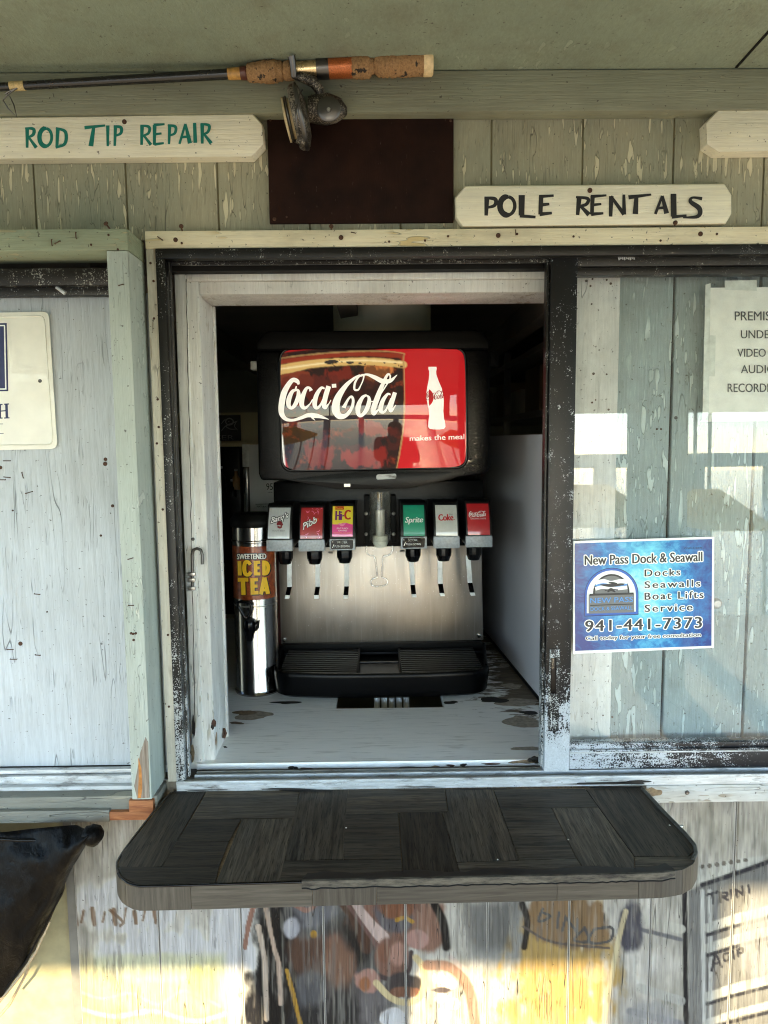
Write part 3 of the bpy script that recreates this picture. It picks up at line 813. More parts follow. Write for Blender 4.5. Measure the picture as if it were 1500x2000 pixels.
B('corner_bead', M['casing'], WIN, jx - .012, jx + .0035, .185, .195, .998, jz - .001, .001)
for x, y in ((666, 464), (973, 460), (1368, 457)): screw(WIN, x, y, -.018, 'rust', 1.15)
for x, y in ((875, 461.5), (1010, 457), (1120, 462), (1400, 457), (830, 470), (760, 472), (1290, 470), (355, 475)): screw(WIN, x, y, -.018, 'rust', .55)
screw(WIN, 343, 468.5, -.018, 'rust', 1.1)
for x, y in ((294, 514), (300, 549), (308, 780), (310, 834), (306.5, 866), (318, 995), (301, 622), (328, 1240), (330, 1380)): screw(WIN, x, y, -.0172, 'rust', .6)
staple(WIN, 313, 466, -.018, .6, 12); staple(WIN, 1007, 454, -.018, 1.5, 10); staple(WIN, 690, 455, -.018, .2, 8)
nail(WIN, 356, 451, -.016, -2, -9); nail(WIN, 647, 448, -.016, 0, -6, .012); nail(WIN, 1318, 440, -.016, 1, -5, .012)
# paint crack that runs down the casing joint
cr = [PY(364 + .0195 * (y - 540) + random.uniform(-1.2, 1.2), y, .0597) for y in range(545, 1440, 22)]
MB().tube(cr, .0007, 4).build('paint_crack', M['channel'], WIN)
for x, y, r in ((415, 1412, 2.4), (411, 1420, 1.6), (418, 1407, 1.3), (442, 1459, 1.)):
    pass

# hook latch on the left casing
LAT = thing('hook_latch', 'rusty J shaped hook latch on the white casing left of the tea urn', 'latch', tuple(PY(375, 1150, .058)))
hk = [PY(x, y, .052) for x, y in ((376, 1148), (375.5, 1100), (375.5, 1082), (378, 1074), (385, 1071), (392, 1074), (395, 1083), (395, 1102))]
MB().tube(hk, .0031, 8).build('hook', M['dark_steel'], LAT, smooth=50)
pbox('bracket', M['track'], LAT, 362, 1118, 379, 1155, .0545, .005, .001)
for y in (1122, 1133, 1150): pbox('bracket_loop', M['steel'], LAT, 366, y - 3.5, 381, y + 3.5, .0465, .0075, .0016)
screw(LAT, 377, 1053, .059, 'dark_steel', .9)

# ------------------------------------------------------------------ interior counter with cut-out
ZC = PY(720, 1486, .055).z
CNT = thing('serving_counter', 'worn white painted counter with a cut-out under the black drink dispenser', 'counter', (0, .5, ZC))
ha, hb = PZ(655, 1384, ZC), PZ(868, 1380, ZC)
c1 = .055
hy0, hy1 = ha.y, ha.y + .16
hx0, hx1 = ha.x, hb.x
mb = MB()
for a in ((-.75, .6, c1, hy0), (-.75, .6, hy1, 1.25), (-.75, hx0, hy0, hy1), (hx1, .6, hy0, hy1)):
    mb.box(a[0], a[1], a[2], a[3], ZC - .018, ZC)
mb.build('counter_top', M['counter'], CNT)
B('counter_lip', M['counter'], CNT, PY(384, 1490, .052).x, .46, .050, .0545, PY(700, 1504, .05).z, ZC + .0008, .0012)
bm_ = MB()
bm_.box(hx0 - .1, hx1 + .1, hy0 - .05, hy1 + .3, ZC - .5, ZC - .49)
bm_.build('under_shelf', M['channel'], CNT)
screw(CNT, 440, 1459, .1, 'rust', .1)
TUB = thing('syrup_tubes', 'clear white braided tubes in the counter cut-out beneath the drip tray', 'tube', tuple(PZ(780, 1375, ZC - .1)))
for k in range(5):
    cx = hx0 + .095 + k * .019
    MB().tube([(cx, hy0 + .1, ZC - .25), (cx + .004, hy0 + .075, ZC - .10), (cx + .006, hy0 + .085, ZC - .03), (cx + .006, hy0 + .14, ZC + .02)], .0075, 10).build('tube', M['white_pl'], TUB, smooth=60)

# rust blister at the foot of the jamb
MB().lathe([(.011, 0), (.009, .003), (.004, .0045), (.001, .005)], (jx + .0005, .15, ZC + .022), (1, 0, 0), 9).build('rust_blister', M['rust'], WIN, wob=.0025)

# divider panel on the right of the machine
DIV = thing('divider_panel', 'smooth off-white partition panel standing right of the drink dispenser', 'partition', (.38, .7, ZC))
a, b = PZ(1053, 1366, ZC), PZ(944, 1232, ZC)
d_ = (b - a).normalized(); a2 = a - d_ * .26; b2 = b + d_ * .1
nrm = Vector((d_.y, -d_.x, 0)) * .016
zt1, zt2 = 1.655, 1.655
MB().prism([a2, b2, b2 + nrm, a2 + nrm], [Vector((q.x, q.y, 1.66)) for q in (a2, b2, b2 + nrm, a2 + nrm)]).build('panel_sheet', plain('off_white_laminate', S(198, 193, 196), .4, 0., .05, 8), DIV, .0015)
MB().tube([a2 + Vector((-.003, 0, .004)), b2 + Vector((-.003, 0, .004))], .004, 6).build('base_bead', M['channel'], DIV)

# ================================================================== sliding sash on the right
SASH = thing('sliding_sash', 'black aluminium sliding glass sash with paint worn to bare metal at its lower corner', 'window', tuple(PY(1300, 1508, 0)))
sy0, sy1 = -.004, .027
sx0 = PY(1071, 900, sy0).x; sx1 = PY(1122, 900, sy0).x
szb = PY(1100, 1507, sy0).z; szt = PY(1100, 496, sy0).z
B('stile', M['black_low'], SASH, sx0, sx1, sy0, sy1, szb, szt, .0015)
B('stile_rib', M['black_left'], SASH, sx0 - .005, sx0 - .0004, .004, sy1, szb + .006, szt - .004, .0008)
rx1 = 1.24
tz0 = PY(1300, 519, sy0).z; tz1 = PY(1300, 536, .002).z
B('top_rail', M['black_alu'], SASH, sx1 + .0005, rx1, sy0 + .001, sy1, tz0, szt, .0015)
B('glazing_bead', M['black_alu'], SASH, sx1 + .0005, rx1, .003, sy1, tz1, tz0 - .0004, .001)
bz0 = PY(1300, 1451, .002).z; bz1 = PY(1300, 1464, sy0).z
B('bottom_bead', M['black_bottom'], SASH, sx1 + .0005, rx1, .003, sy1, bz1 + .0004, bz0, .001)
B('bottom_rail', M['black_bottom'], SASH, sx1 + .0005, rx1, sy0 + .001, sy1, szb + .004, bz1, .0015)
B('rail_groove', M['track'], SASH, sx1 + .001, rx1, sy0 - .0005, sy0 + .003, bz1 - .006, bz1 - .0035, .0005)
B('stile', M['black_low'], SASH, rx1 + .0005, rx1 + .05, sy0, sy1, szb, szt, .0015)
# the pane leans a little in its rubber, its top further back
gy0, gy1 = .0075, .0265
gb, gt = bz0 - .004, tz1 + .004
MB().prism([Vector((sx1 - .004, gy0, gb)), Vector((rx1 + .004, gy0, gb)), Vector((rx1 + .004, gy1, gt)), Vector((sx1 - .004, gy1, gt))],
           [Vector((sx1 - .004, gy0 + .004, gb)), Vector((rx1 + .004, gy0 + .004, gb)), Vector((rx1 + .004, gy1 + .004, gt)), Vector((sx1 - .004, gy1 + .004, gt))]).build('pane', M['glass'], SASH)
hd = pbox('pull_handle', M['black_left'], SASH, 1072, 1268, 1092, 1428, sy0 - .002, .0018, .0006)
pbox('finger_recess', M['gblack'], hd, 1076, 1285, 1087, 1355, sy0 - .0028, .0006, .0002)
mk = MB()
for k in range(9):
    x = 1208 + k * 3.7
    mk.tube([PY(x, 500 + (k * 3) % 4, sy0 - .0003), PY(x + 1.5, 508 - (k * 5) % 3, sy0 - .0003)], .0014, 5)
mk.build('worn_sticker', M['track'], SASH)
# side-by-side opening's fixed head above the sash already belongs to the frame

# ------------------------------------------------------------------ boards behind the glass
INB = thing('inner_boards', 'grey green grooved boards with one cream upright board behind the closed glass', 'boards', (.75, .06, 1.0))
bx = [PY(x, 900, .056).x for x in (1090, 1135, 1308, 1472, 1640, 1810, 1975)]
bx[1] = sx0 + .012
for i in range(1, len(bx) - 1):
    B('inner_plank', M['inner_board'], INB, bx[i] + .003, min(bx[i + 1], 1.6) - .003, .056, .066, .955, 2.03, .001)
B('inner_backing', M['channel'], INB, bx[1] + .001, 1.6, .0665, .07, .955, 2.03)
B('cream_upright', M['casing'], INB, sx1 - .01, PY(1203, 900, .046).x, .044, .0555, .957, 2.028, .001, )
rnd = random.Random(4)
for k in range(14):
    screw(INB, rnd.uniform(1140, 1196), rnd.choice([550, 556, 590, 735, 782, 805, 1290, 1330, 1400]) + rnd.uniform(-6, 6), .044, 'rust', rnd.uniform(.35, .7))
screw(INB, 1320, 816, .056, 'dark_steel', .9); screw(INB, 1283, 838, .056, 'rust', .5); screw(INB, 1291, 838, .056, 'rust', .5)
MB().lathe([(.011, -.002), (.011, .004), (.007, .008), (.002, .008)], PY(1398, 1178, .056), (0, -1, 0), 14).build('latch_knob', M['steel'], INB, smooth=40)

# paper notice inside the glass
NOTE = thing('paper_notice', 'white paper notice taped inside the glass, warning of video and audio recording', 'notice', tuple(PY(1480, 820, .033)))
paper = plain('aged_paper', S(244, 244, 234), .7, 0., .08, 25)
tapem = plain('yellowed_tape', S(222, 226, 216), .35, 0., .15, 60, .2)
YN = .036
mb = ppoly([(1386, 562), (1578, 560), (1578, 818), (1383, 822)], YN, .0006); mb.build('sheet', paper, NOTE)
for r in (((1378, 556), (1388, 553), (1384, 824), (1372, 818)), ((1416, 548), (1478, 547), (1478, 568), (1416, 566)), ((1380, 808), (1560, 806), (1562, 822), (1368, 824)), ((1384, 655), (1398, 655), (1396, 735), (1384, 735))):
    ppoly(r, YN - .0006, .0003).build('tape_strip', tapem, NOTE)
for s_, a, y0, b, y1 in (('PREMISES', 1435, 608, 1527, 626), ('UNDER', 1447, 645, 1515, 661), ('VIDEO', 1440, 681, 1496, 697), ('AUDIO', 1447, 713, 1514, 729), ('RECORDING', 1421, 749, 1531, 766)):
    text(MB(), s_, a, y0, b, y1, yplane(YN - .0011), bold=.012).build('lettering', M['k_ink'], NOTE)

# poster stuck on the glass
POS = thing('dock_poster', 'blue and white dock and seawall service poster stuck on the sliding glass', 'poster', tuple(PY(1257, 1277, .004)))
YP = .0035
def zp(x, y): return 1040 + x / 3.261, 1000 + y / 3.261
def poly_px(pts): return [zp(*p) for p in pts]
ppoly(poly_px([(260, 185), (1158, 157), (1155, 865), (258, 905)]), YP, .0006).build('sheet', M['k_white'], POS)
bt = NT('poster_blue_swirl')
w1 = bt.noise(bt.vmul(bt.pos, (11, 1, 13)), 1, 6, .68, 2.4); w2 = bt.noise(bt.vmul(bt.pos, (40, 1, 60)), 1, 5, .7, 2.)
pp = bt.xyz(bt.pos); cxp = PY(*zp(760, 480), YP)
dd = bt.ma('POWER', bt.ma('ADD', bt.ma('POWER', bt.ma('ABSOLUTE', bt.ma('SUBTRACT', pp[0], cxp.x - .01)), 2.), bt.ma('MULTIPLY', bt.ma('POWER', bt.ma('ABSOLUTE', bt.ma('SUBTRACT', pp[2], cxp.z)), 2.), .5)), .5)
hh = bt.ma('ADD', bt.ma('ADD', bt.ma('MULTIPLY', w1, .8), bt.ma('MULTIPLY', w2, .35)), bt.ma('MULTIPLY', dd, -4.2))
c = bt.mix(bt.mr(hh, -.02, .26), (.004, .03, .20, 1), (.015, .20, .50, 1)); c = bt.mix(bt.mr(hh, .22, .48), c, (.16, .62, .78, 1)); c = bt.mix(bt.mr(hh, .48, .68), c, (.6, .85, .85, 1))
bt.fin(c, .3, 0., None, Coat_Weight=.4)
ppoly(poly_px([(270, 200), (1145, 172), (1140, 852), (272, 885)]), YP - .0003, .0003).build('printed_field', bt.m, POS)
SL = -.033
for s_, a, y0, b, y1, bold, gr, sp in (('New Pass Dock & Seawall', 332, 277, 1083, 338, .03, 2.2, 1.), ('Docks', 714, 367, 942, 411, .035, 1.8, 1.25), ('Seawalls', 714, 442, 1070, 486, .035, 1.8, 1.25),
                            ('Boat Lifts', 714, 514, 1090, 560, .035, 1.8, 1.25), ('Service', 714, 592, 1020, 637, .035, 1.8, 1.25), ('941-441-7373', 335, 692, 1080, 762, .035, 2.2, 1.15), ('Call today for your free consultation', 340, 793, 1072, 824, .03, 1.4, 1.),
                            ('CGC1510775', 966, 226, 1082, 237, .02, 0, 1.)):
    (xa, ya), (xb, yb_) = zp(a, y0), zp(b, y1)
    if gr: text(MB(), s_, xa, ya, xb, yb_, yplane(YP - .0006), bold=bold, slope=SL, grow=gr * .9, space=sp).build('lettering_halo', M['k_white'], POS)
    text(MB(), s_, xa, ya, xb, yb_, yplane(YP - .0009), bold=bold, slope=SL, space=sp).build('lettering', M['k_ink'], POS)
def arch(x0, x1, yt, yb, sh=0):
    cx = (x0 + x1) / 2; r = (x1 - x0) / 2; p = []
    for k in range(17):
        a = math.pi - math.pi * k / 16
        p.append((cx + r * math.cos(a), yt + r - r * math.sin(a) + SL * (r * math.cos(a))))
    return poly_px(p + [(x1, yb + SL * r), (x0, yb - SL * r)])
for k, (x0, x1, yt, yb, m) in enumerate(((330, 675, 355, 660, 'navy'), (334, 671, 359, 655, 'mblue'), (346, 658, 372, 640, 'white'), (386, 618, 395, 560, 'ink'), (397, 607, 406, 560, 'grey'))):
    ppoly(arch(x0, x1, yt, yb), YP - .0006 - k * .0002, .0002).build('emblem_layer', M['k_' + m], POS)
def qd(x0, y0, x1, y1): return poly_px([(x0, y0), (x1, y0 + SL * (x1 - x0)), (x1, y1 + SL * (x1 - x0)), (x0, y1)])
e1 = YP - .0017
strokes(MB(), [[(*zp(400, 455), 8), (*zp(450, 440), 8), (*zp(500, 452), 8), (*zp(560, 440), 8), (*zp(604, 446), 8)], [(*zp(400, 490), 7), (*zp(450, 478), 7), (*zp(520, 488), 7), (*zp(604, 480), 7)]], yplane(e1)).build('emblem_wave', M['k_white'], POS)
strokes(MB(), [[(*zp(400, 470), 3), (*zp(450, 460), 4), (*zp(520, 470), 4), (*zp(604, 462), 3)]], yplane(e1 - .0002)).build('emblem_wave', M['k_lblue'], POS)
strokes(MB(), [[(*zp(432, 464), 2), (*zp(500, 468), 6), (*zp(582, 462), 2)], [(*zp(485, 450), 2), (*zp(510, 452), 4), (*zp(540, 456), 2)], [(*zp(460, 500), 2), (*zp(500, 494), 2.5), (*zp(545, 496), 2)], [(*zp(478, 510), 2), (*zp(500, 494), 6), (*zp(528, 510), 2)]], yplane(e1 - .0004)).build('emblem_boat', M['k_ink'], POS)
ppoly(qd(360, 528, 648, 648), e1 - .0008, .0002).build('emblem_plate', M['k_grey'], POS)
ppoly(qd(364, 522, 644, 534), e1 - .001, .0002).build('emblem_deck', M['k_ink'], POS)
ppoly(qd(368, 592, 640, 598), e1 - .001, .0002).build('emblem_rule', M['k_ink'], POS)
for s_, a, y0, b, y1 in (('NEW PASS', 368, 548, 640, 582), ('DOCK & SEAWALL', 370, 606, 638, 630)):
    (xa, ya), (xb, yb_) = zp(a, y0), zp(b, y1)
    text(MB(), s_, xa, ya, xb, yb_, yplane(e1 - .0011), bold=.05, slope=SL).build('lettering', M['k_ink'], POS)
    text(MB(), s_, xa, ya, xb, yb_, yplane(e1 - .0013), bold=.02, slope=SL).build('lettering', M['k_lblue'], POS)

# ================================================================== boarded window on the left
LW = thing('boarded_window', 'left window with green painted timber surround, boarded with blue grey plywood', 'window', tuple(PY(100, 1560, 0)))
fyl = -.09
pxr = PY(250, 488, fyl).x; pxl = PY(208, 500, fyl).x
hzt, hzb = PY(150, 447, fyl).z, PY(150, 489, fyl).z
B('header_board', M['green_h'], LW, -1.5, pxr, fyl, -.0004, hzb, hzt, .002)
B('side_post', M['green'], LW, pxl, pxr - .0006, fyl + .0004, -.0004, PY(270, 1562, fyl).z, hzb - .0006, .002)
# raw split wood at the post's foot
strokes_raw = ppoly([(284, 1440), (289, 1450), (291, 1520), (292, 1558), (268, 1560), (262, 1535), (268, 1505), (274, 1470)], fyl - .0006, .0012)
rw = NT('bare_split_wood'); g_ = rw.noise(rw.vmul(rw.pos, (300, 300, 14)), 1, 4)
rwm = rw.fin(rw.mix(rw.mr(g_, .3, .7), (.14, .10, .07, 1), (.36, .30, .24, 1)), .8, 0., rw.bump(g_, .5, .001))
strokes_raw.build('split_wood', rwm, LW)
rod_ = plain('rust_stain', (.42, .17, .04, 1), .8, 0., .35, 90)
ppoly([(270, 1480), (276, 1500), (278, 1540), (275, 1559), (269, 1559), (271, 1520)], fyl - .0009, .0004).build('rust_streak', rod_, LW)
for y, dx in ((557, 237), (1091, 255), (1182, 256)): staple(LW, dx, y, fyl, -.3 if y != 1182 else 0, 10)
for x, y in ((260, 1238), (256, 1237), (265, 1237), (261, 1250)): screw(LW, x, y, fyl, 'rust', .6)
for x, y, a in ((149, 460, 1.5), (102, 474, 1.5), (113, 474, -.5)): staple(LW, x, y, fyl, a, 12)
for x, y in ((212, 459), (178, 478), (230, 487)): screw(LW, x, y, fyl, 'rust', .5)
nail(LW, 215, 448, fyl + .004, -8, -11, .01)
B('panel_sheet', M['panel'], LW, -1.5, pxl + .04, .006, .0115, PY(100, 1497, .006).z, PY(100, 574, .006).z, .0008)
B('head_rail', M['black_rail'], LW, -1.5, pxl + .03, -.03, .0055, PY(100, 557, -.03).z, PY(100, 524, -.03).z, .001)
B('head_slot', M['black_left'], LW, -1.5, pxl + .03, -.016, .0055, PY(100, 577, -.016).z, PY(100, 560, -.016).z, .001)
B('slot_back', M['channel'], LW, -1.5, pxl + .03, -.006, .0054, PY(100, 561, -.016).z, PY(100, 556, -.03).z)
pa, pb = PY(110, 561, -.018), PY(128, 573, -.018)
MB().tube([pa, pb], [.0028, .004], 7).build('bent_clip', M['track'], LW)
B('bottom_slot', M['channel'], LW, -1.5, pxr - .01, .0, .005, PY(100, 1512, 0).z, PY(100, 1498, 0).z)
B('sill_rail', M['track'], LW, -1.5, pxr - .005, -.012, .003, PY(100, 1511, -.012).z, PY(100, 1504, -.012).z, .0008)
B('sill_trough', M['track'], LW, -1.5, pxr - .005, -.02, -.002, PY(100, 1537, -.02).z, PY(100, 1516, -.02).z, .002)
B('sill_lip', M['track'], LW, -1.5, pxr - .006, -.034, -.0205, PY(100, 1553, -.034).z, PY(100, 1537, -.034).z, .0015)
ed = plain('weathered_apron_wood', (.19, .185, .165, 1), .7, 0., .3, 30, .2)
apm = peel('apron_paint', S(132, 132, 122), S(112, 112, 104), S(150, 146, 130), .3, .8, .4, grime=.3, horizontal=True)
B('apron_strip', apm, LW, -1.5, pxr + .0, -.06, -.001, PY(100, 1583, -.06).z, PY(100, 1557, -.06).z, .001)
B('apron_strip', apm, LW, -1.5, PY(213, 1590, -.07).x, -.07, -.001, PY(100, 1607, -.07).z, PY(100, 1584, -.07).z, .001)
for x, y, a, l in ((14, 932, .1, 12), (6, 937, 0, 10), (14, 900, 0, 13), (45, 928, 1.3, 12), (57, 962, -.3, 14), (73, 1160, .1, 11), (20, 1268, 0, 12), (27, 1287, 0, 13), (74, 1279, .1, 10)):
    staple(LW, x, y, .006, a, l)
for x, y, r in ((206, 897, .9), (205.5, 906, 1.1), (220, 988, .8), (40, 1257, 1.1), (197, 1046, .6), (25, 997, .45), (92, 1195, .4), (1, 913, .9)): screw(LW, x, y, .006, 'rust', r)
BLK = thing('timber_offcut', 'raw orange brown timber block jammed under the foot of the green post', 'timber', tuple(PY(250, 1600, -.07)))
ob = NT('raw_orange_timber'); g_ = ob.noise(ob.vmul(ob.pos, (20, 160, 160)), 1, 5, .6, .6)
obm = ob.fin(ob.mix(ob.mr(g_, .3, .7), (.20, .06, .018, 1), (.42, .17, .06, 1)), .7, 0., ob.bump(g_, .5, .001))
x0, x1, z0, z1 = rect(213.5, 1586, 300, 1602, -.0695)
MB().box(x0, x1, -.0695, -.002, z0, z1).box(PY(252, 1580, -.0695).x, x1, -.0695, -.002, z1, PY(250, 1564, -.0695).z).build('block', obm, BLK, .001)

# metal sign on the plywood
MS = thing('metal_sign', 'white embossed metal sign with navy frame, cut off by the left picture edge', 'sign', tuple(PY(50, 878, .0)))
def rr(pts, r, n=5):
    """rounded polygon"""
    o = []; k = len(pts)
    for i in range(k):
        a, b, c_ = Vector(pts[i - 1]), Vector(pts[i]), Vector(pts[(i + 1) % k])
        ra = r[i] if isinstance(r, (list, tuple)) else r
        u = (a - b).normalized() * ra; v = (c_ - b).normalized() * ra
        for j in range(n + 1):
            t = j / n
            o.append(tuple(b + u * (1 - t) ** 2 + v * t ** 2))
    return o
def inset(q, d):
    """shrinks a pixel quad (clockwise) towards its middle"""
    cx = sum(p[0] for p in q) / len(q); cy = sum(p[1] for p in q) / len(q)
    return [(p[0] + (d if p[0] < cx else -d), p[1] + (d if p[1] < cy else -d)) for p in q]
qs = [(-330, 618), (95, 608), (112, 877), (-325, 885)]
signw = plain('white_enamel', S(236, 234, 222), .35, 0., .06, 18, 0, Coat_Weight=.3)
ppoly(rr(qs, 14), .0, .002).build('sign_plate', signw, MS, .0008)
ed_ = [PY(x, y, -.0003) for x, y in rr(inset(qs, 9), 12)]
MB().tube(ed_ + [ed_[0]], .0014, 6, False).build('embossed_border', signw, MS, smooth=60)
ppoly([(-230, 634), (13, 631), (16, 764), (-228, 768)], -.0004, .0003).build('logo_panel', M['k_navy'], MS)
for r in ([(-226, 637), (9.5, 634.5), (10, 637), (-226, 639.5)], [(7.5, 637), (10, 636), (12.6, 761), (10, 761)], [(-226, 762), (10.5, 758.5), (11, 761), (-226, 765)]):
    ppoly(r, -.0007, .0002).build('logo_line', M['k_white'], MS)
# serif H
H_ = [[(0, 790, 4), (0, 816, 4)], [(12.5, 789.5, 5), (13.5, 816, 5)], [(0, 803, 2.2), (13, 802, 2.2)], [(8, 789.5, 2.2), (17.5, 789, 2.2)], [(8, 816.5, 2.2), (18.5, 816, 2.2)], [(-5, 790, 2.2), (5, 790, 2.2)], [(-5, 816.5, 2.2), (5, 816.5, 2.2)]]
strokes(MB(), H_, yplane(-.0004), False).build('lettering', M['k_navy'], MS)
strokes(MB(), [[(-150, 829, 1), (6, 828, 1)], [(-150, 847, 1), (7, 846.5, 1)]], yplane(-.0004), False).build('rule', M['k_navy'], MS)
screw(MS, 78, 744, -.0004, 'dark_steel', .9)

# ================================================================== painted wooden signs
def brush_w(sts, ox, oy, sc, w=1.):
    return [[(ox + p[0] / sc, oy + p[1] / sc, (p[2] if len(p) > 2 else 9) * w / sc) for p in st] for st in sts]
def ell(cx, cy, rx, ry, w0=13, w1=8):
    return [(cx + rx * math.cos(a), cy + ry * math.sin(a), w0 if math.cos(a) < 0 else w1) for a in [rad(-80 + 360 * k / 12) for k in range(13)]]
YS = -.03
SG1 = thing('wooden_sign', 'cream chamfered board painted ROD TIP REPAIR in teal brush letters', 'sign', tuple(PY(250, 318, YS)), 'painted boards naming what the shop offers')
out1 = [(-560, 237), (495, 222), (513, 243), (516, 283), (493, 307), (-560, 316)]
def board(th, out, cham, root):
    a = [PY(x, y, YS) for x, y in inset(out, cham)]
    b = [PY(x, y, YS + .006) for x, y in out]
    c_ = [p + Vector((0, th, 0)) for p in b]
    n = len(a); mb = MB().add(a + b + c_, [tuple(range(n)), tuple(range(3 * n - 1, 2 * n - 1, -1))] + [(i, i + n, (i + 1) % n + n, (i + 1) % n) for i in range(n)] + [(i + n, i + 2 * n, (i + 1) % n + 2 * n, (i + 1) % n + n) for i in range(n)])
    return mb.build('board', M['sign'], root, .0012)
board(.0235, out1, 1.5, SG1)
T1 = [[(106, 500, 13), (106, 577, 9)], [(98, 501, 6), (130, 504, 11), (130, 525, 11), (108, 538, 6)], [(112, 536, 7), (128, 558, 10), (142, 577, 12)], ell(178, 536, 24, 35, 15, 10),
      [(226, 500, 13), (222, 576, 10)], [(218, 500, 7), (255, 515, 11), (254, 560, 11), (218, 577, 7)], [(330, 499, 12), (411, 490, 7)], [(366, 497, 11), (355, 571, 17)], [(421, 490, 12), (421, 571, 8)],
      [(451, 492, 12), (448, 570, 8)], [(444, 493, 7), (472, 498, 11), (472, 520, 10), (449, 532, 6)], [(555, 490, 13), (553, 566, 9)], [(548, 490, 6), (582, 496, 10), (580, 520, 9), (556, 531, 6)], [(560, 527, 7), (590, 566, 11)],
      [(604, 488, 13), (603, 566, 10)], [(600, 488, 10), (643, 485, 7)], [(603, 525, 9), (631, 521, 7)], [(603, 564, 10), (640, 559, 7)], [(663, 488, 12), (660, 563, 8)], [(655, 489, 7), (685, 495, 10), (683, 520, 9), (661, 530, 6)],
      [(724, 484, 8), (701, 562, 8)], [(724, 484, 8), (742, 560, 15)], [(706, 537, 8), (737, 533, 8)], [(760, 480, 11), (763, 558, 13)], [(790, 483, 13), (790, 561, 9)], [(783, 484, 6), (816, 490, 10), (812, 515, 9), (790, 526, 6)], [(796, 522, 7), (825, 560, 13)]]
for a, b in ((0, 6), (6, 11), (11, 99)): o = strokes(MB(), brush_w(T1[a:b], 0, 0, 2, 1.15), yplane(YS - .0003)).build('lettering', M['k_teal'], SG1)
screw(SG1, 243, 238, YS, 'rust', 1.1)
SG2 = thing('wooden_sign', 'cream clipped corner board painted POLE RENTALS in black brush letters', 'sign', tuple(PY(1160, 442, YS + .008)), 'painted boards naming what the shop offers')
YS = -.02
out2 = [(908, 363), (1415, 358.5), (1428.5, 381), (1428.5, 418), (1417, 437.5), (903, 443), (890, 424), (889, 386)]
board(.0135, out2, 1.2, SG2)
T2 = [[(402, 770, 18), (399, 842, 12)], [(392, 772, 8), (434, 778, 14), (432, 802, 12), (400, 812, 8)], ell(482, 804, 29, 36, 20, 12), [(538, 762, 22), (537, 842, 20)], [(530, 843, 12), (592, 848, 9)],
      [(614, 764, 16), (611, 838, 14)], [(606, 768, 12), (663, 764, 8)], [(611, 801, 12), (646, 797, 9)], [(608, 837, 14), (656, 832, 9)], [(763, 768, 18), (756, 840, 12)], [(750, 770, 8), (796, 776, 12), (790, 798, 12), (760, 806, 8)], [(766, 803, 9), (801, 839, 17)],
      [(815, 765, 15), (812, 838, 13)], [(808, 768, 12), (869, 763, 7)], [(812, 801, 11), (849, 797, 8)], [(809, 837, 13), (857, 833, 8)], [(888, 766, 16), (885, 846, 12)], [(886, 766, 10), (938, 838, 14)], [(937, 760, 10), (938, 838, 14)],
      [(955, 771, 15), (1044, 760, 7)], [(986, 768, 14), (982, 836, 19)], [(1087, 765, 9), (1060, 836, 10)], [(1087, 765, 10), (1104, 834, 18)], [(1066, 814, 9), (1102, 810, 10)], [(1131, 757, 20), (1132, 846, 20)], [(1124, 848, 12), (1182, 842, 8)],
      [(1243, 776, 12), (1205, 772, 8), (1198, 788, 14), (1232, 815, 18), (1226, 845, 13), (1168, 850, 5)]]
for a, b in ((0, 9), (9, 99)): strokes(MB(), brush_w(T2[a:b], 750, 0, 2, 1.12), yplane(YS - .0003)).build('lettering', M['k_ink'], SG2)
screw(SG2, 1152, 372, YS, 'rust', 1.2)
SG3 = thing('wooden_sign', 'blank end of a cream clipped corner board at the upper right edge', 'sign', tuple(PY(1450, 308, -.03)), 'painted boards naming what the shop offers')
YS = -.032
board(.026, [(1403, 213), (1900, 209), (1900, 292), (1402, 298), (1380, 283), (1378, 240)], 1.5, SG3)
# lettering on the rest of this board lies outside the picture

RB = pbox('maroon_board', M['maroon'], None, 524, 229, 886, 435, -.008, .0078, .001)
tag(RB, 'dark maroon rusty square board above the serving hatch', 'board')
for x, y, r in ((536, 428, .9), (880, 236, .6), (560, 424, .5), (528, 235, .5)): screw(RB, x, y, -.008, 'rust', r)

# ================================================================== fishing rod and reel
ROD = thing('fishing_rod', 'old fishing rod with crumbling cork grip and corroded spinning reel hung under the soffit', 'fishing rod', tuple(PY(600, 150, -.06)))
YR = -.062
A0, A1 = PY(0, 170, YR), PY(845, 122, YR)
AX = (A1 - A0).normalized()
def ax(px):  # point on the rod's axis
    return A0 + (A1 - A0) * (px / 845.)
def prof(name, m, pr, n=20, wob=0., sm=50, parent=ROD):
    q = A0; return MB().lathe([(r * .001 * .965, (ax(px) - A0).length) for px, r in pr], A0, AX, n).build(name, m, parent, smooth=sm, wob=wob)
cork = NT('crumbling_cork'); n1 = cork.noise(cork.pos, 260, 4, .7); n2 = cork.vor(cork.pos, 330); n3 = cork.noise(cork.vmul(cork.pos, (420, 30, 30)), 1, 2)
cc = cork.mix(cork.mr(n1, .3, .7), S(126, 92, 58), S(178, 140, 96)); n4 = cork.noise(cork.pos, 62, 3, .6); cc = cork.mix(cork.mr(n1, .62, .68), cc, (.03, .02, .014, 1)); cc = cork.mix(cork.mr(n4, .60, .64), cc, (.018, .012, .008, 1)); cc = cork.mix(cork.mr(n3, .6, .75, 0, .5), cc, (.12, .07, .04, 1))
cork.fin(cc, .8, 0., cork.bump(n1, .8, .002)); CK = cork.m
blk = plain('black_rod_blank', (.008, .008, .009, 1), .25)
MB().lathe([(.0042, -1.2), (.0062, -.3), (.0066, 0), (.0084, (ax(445) - A0).length)], A0, AX, 16).build('rod_blank', blk, ROD, smooth=50)
gold = plain('amber_thread', (.45, .24, .06, 1), .4, 0., .3, 200)
prof('thread_wrap', gold, [(445, 9.5), (470, 10), (470, 9.6)])
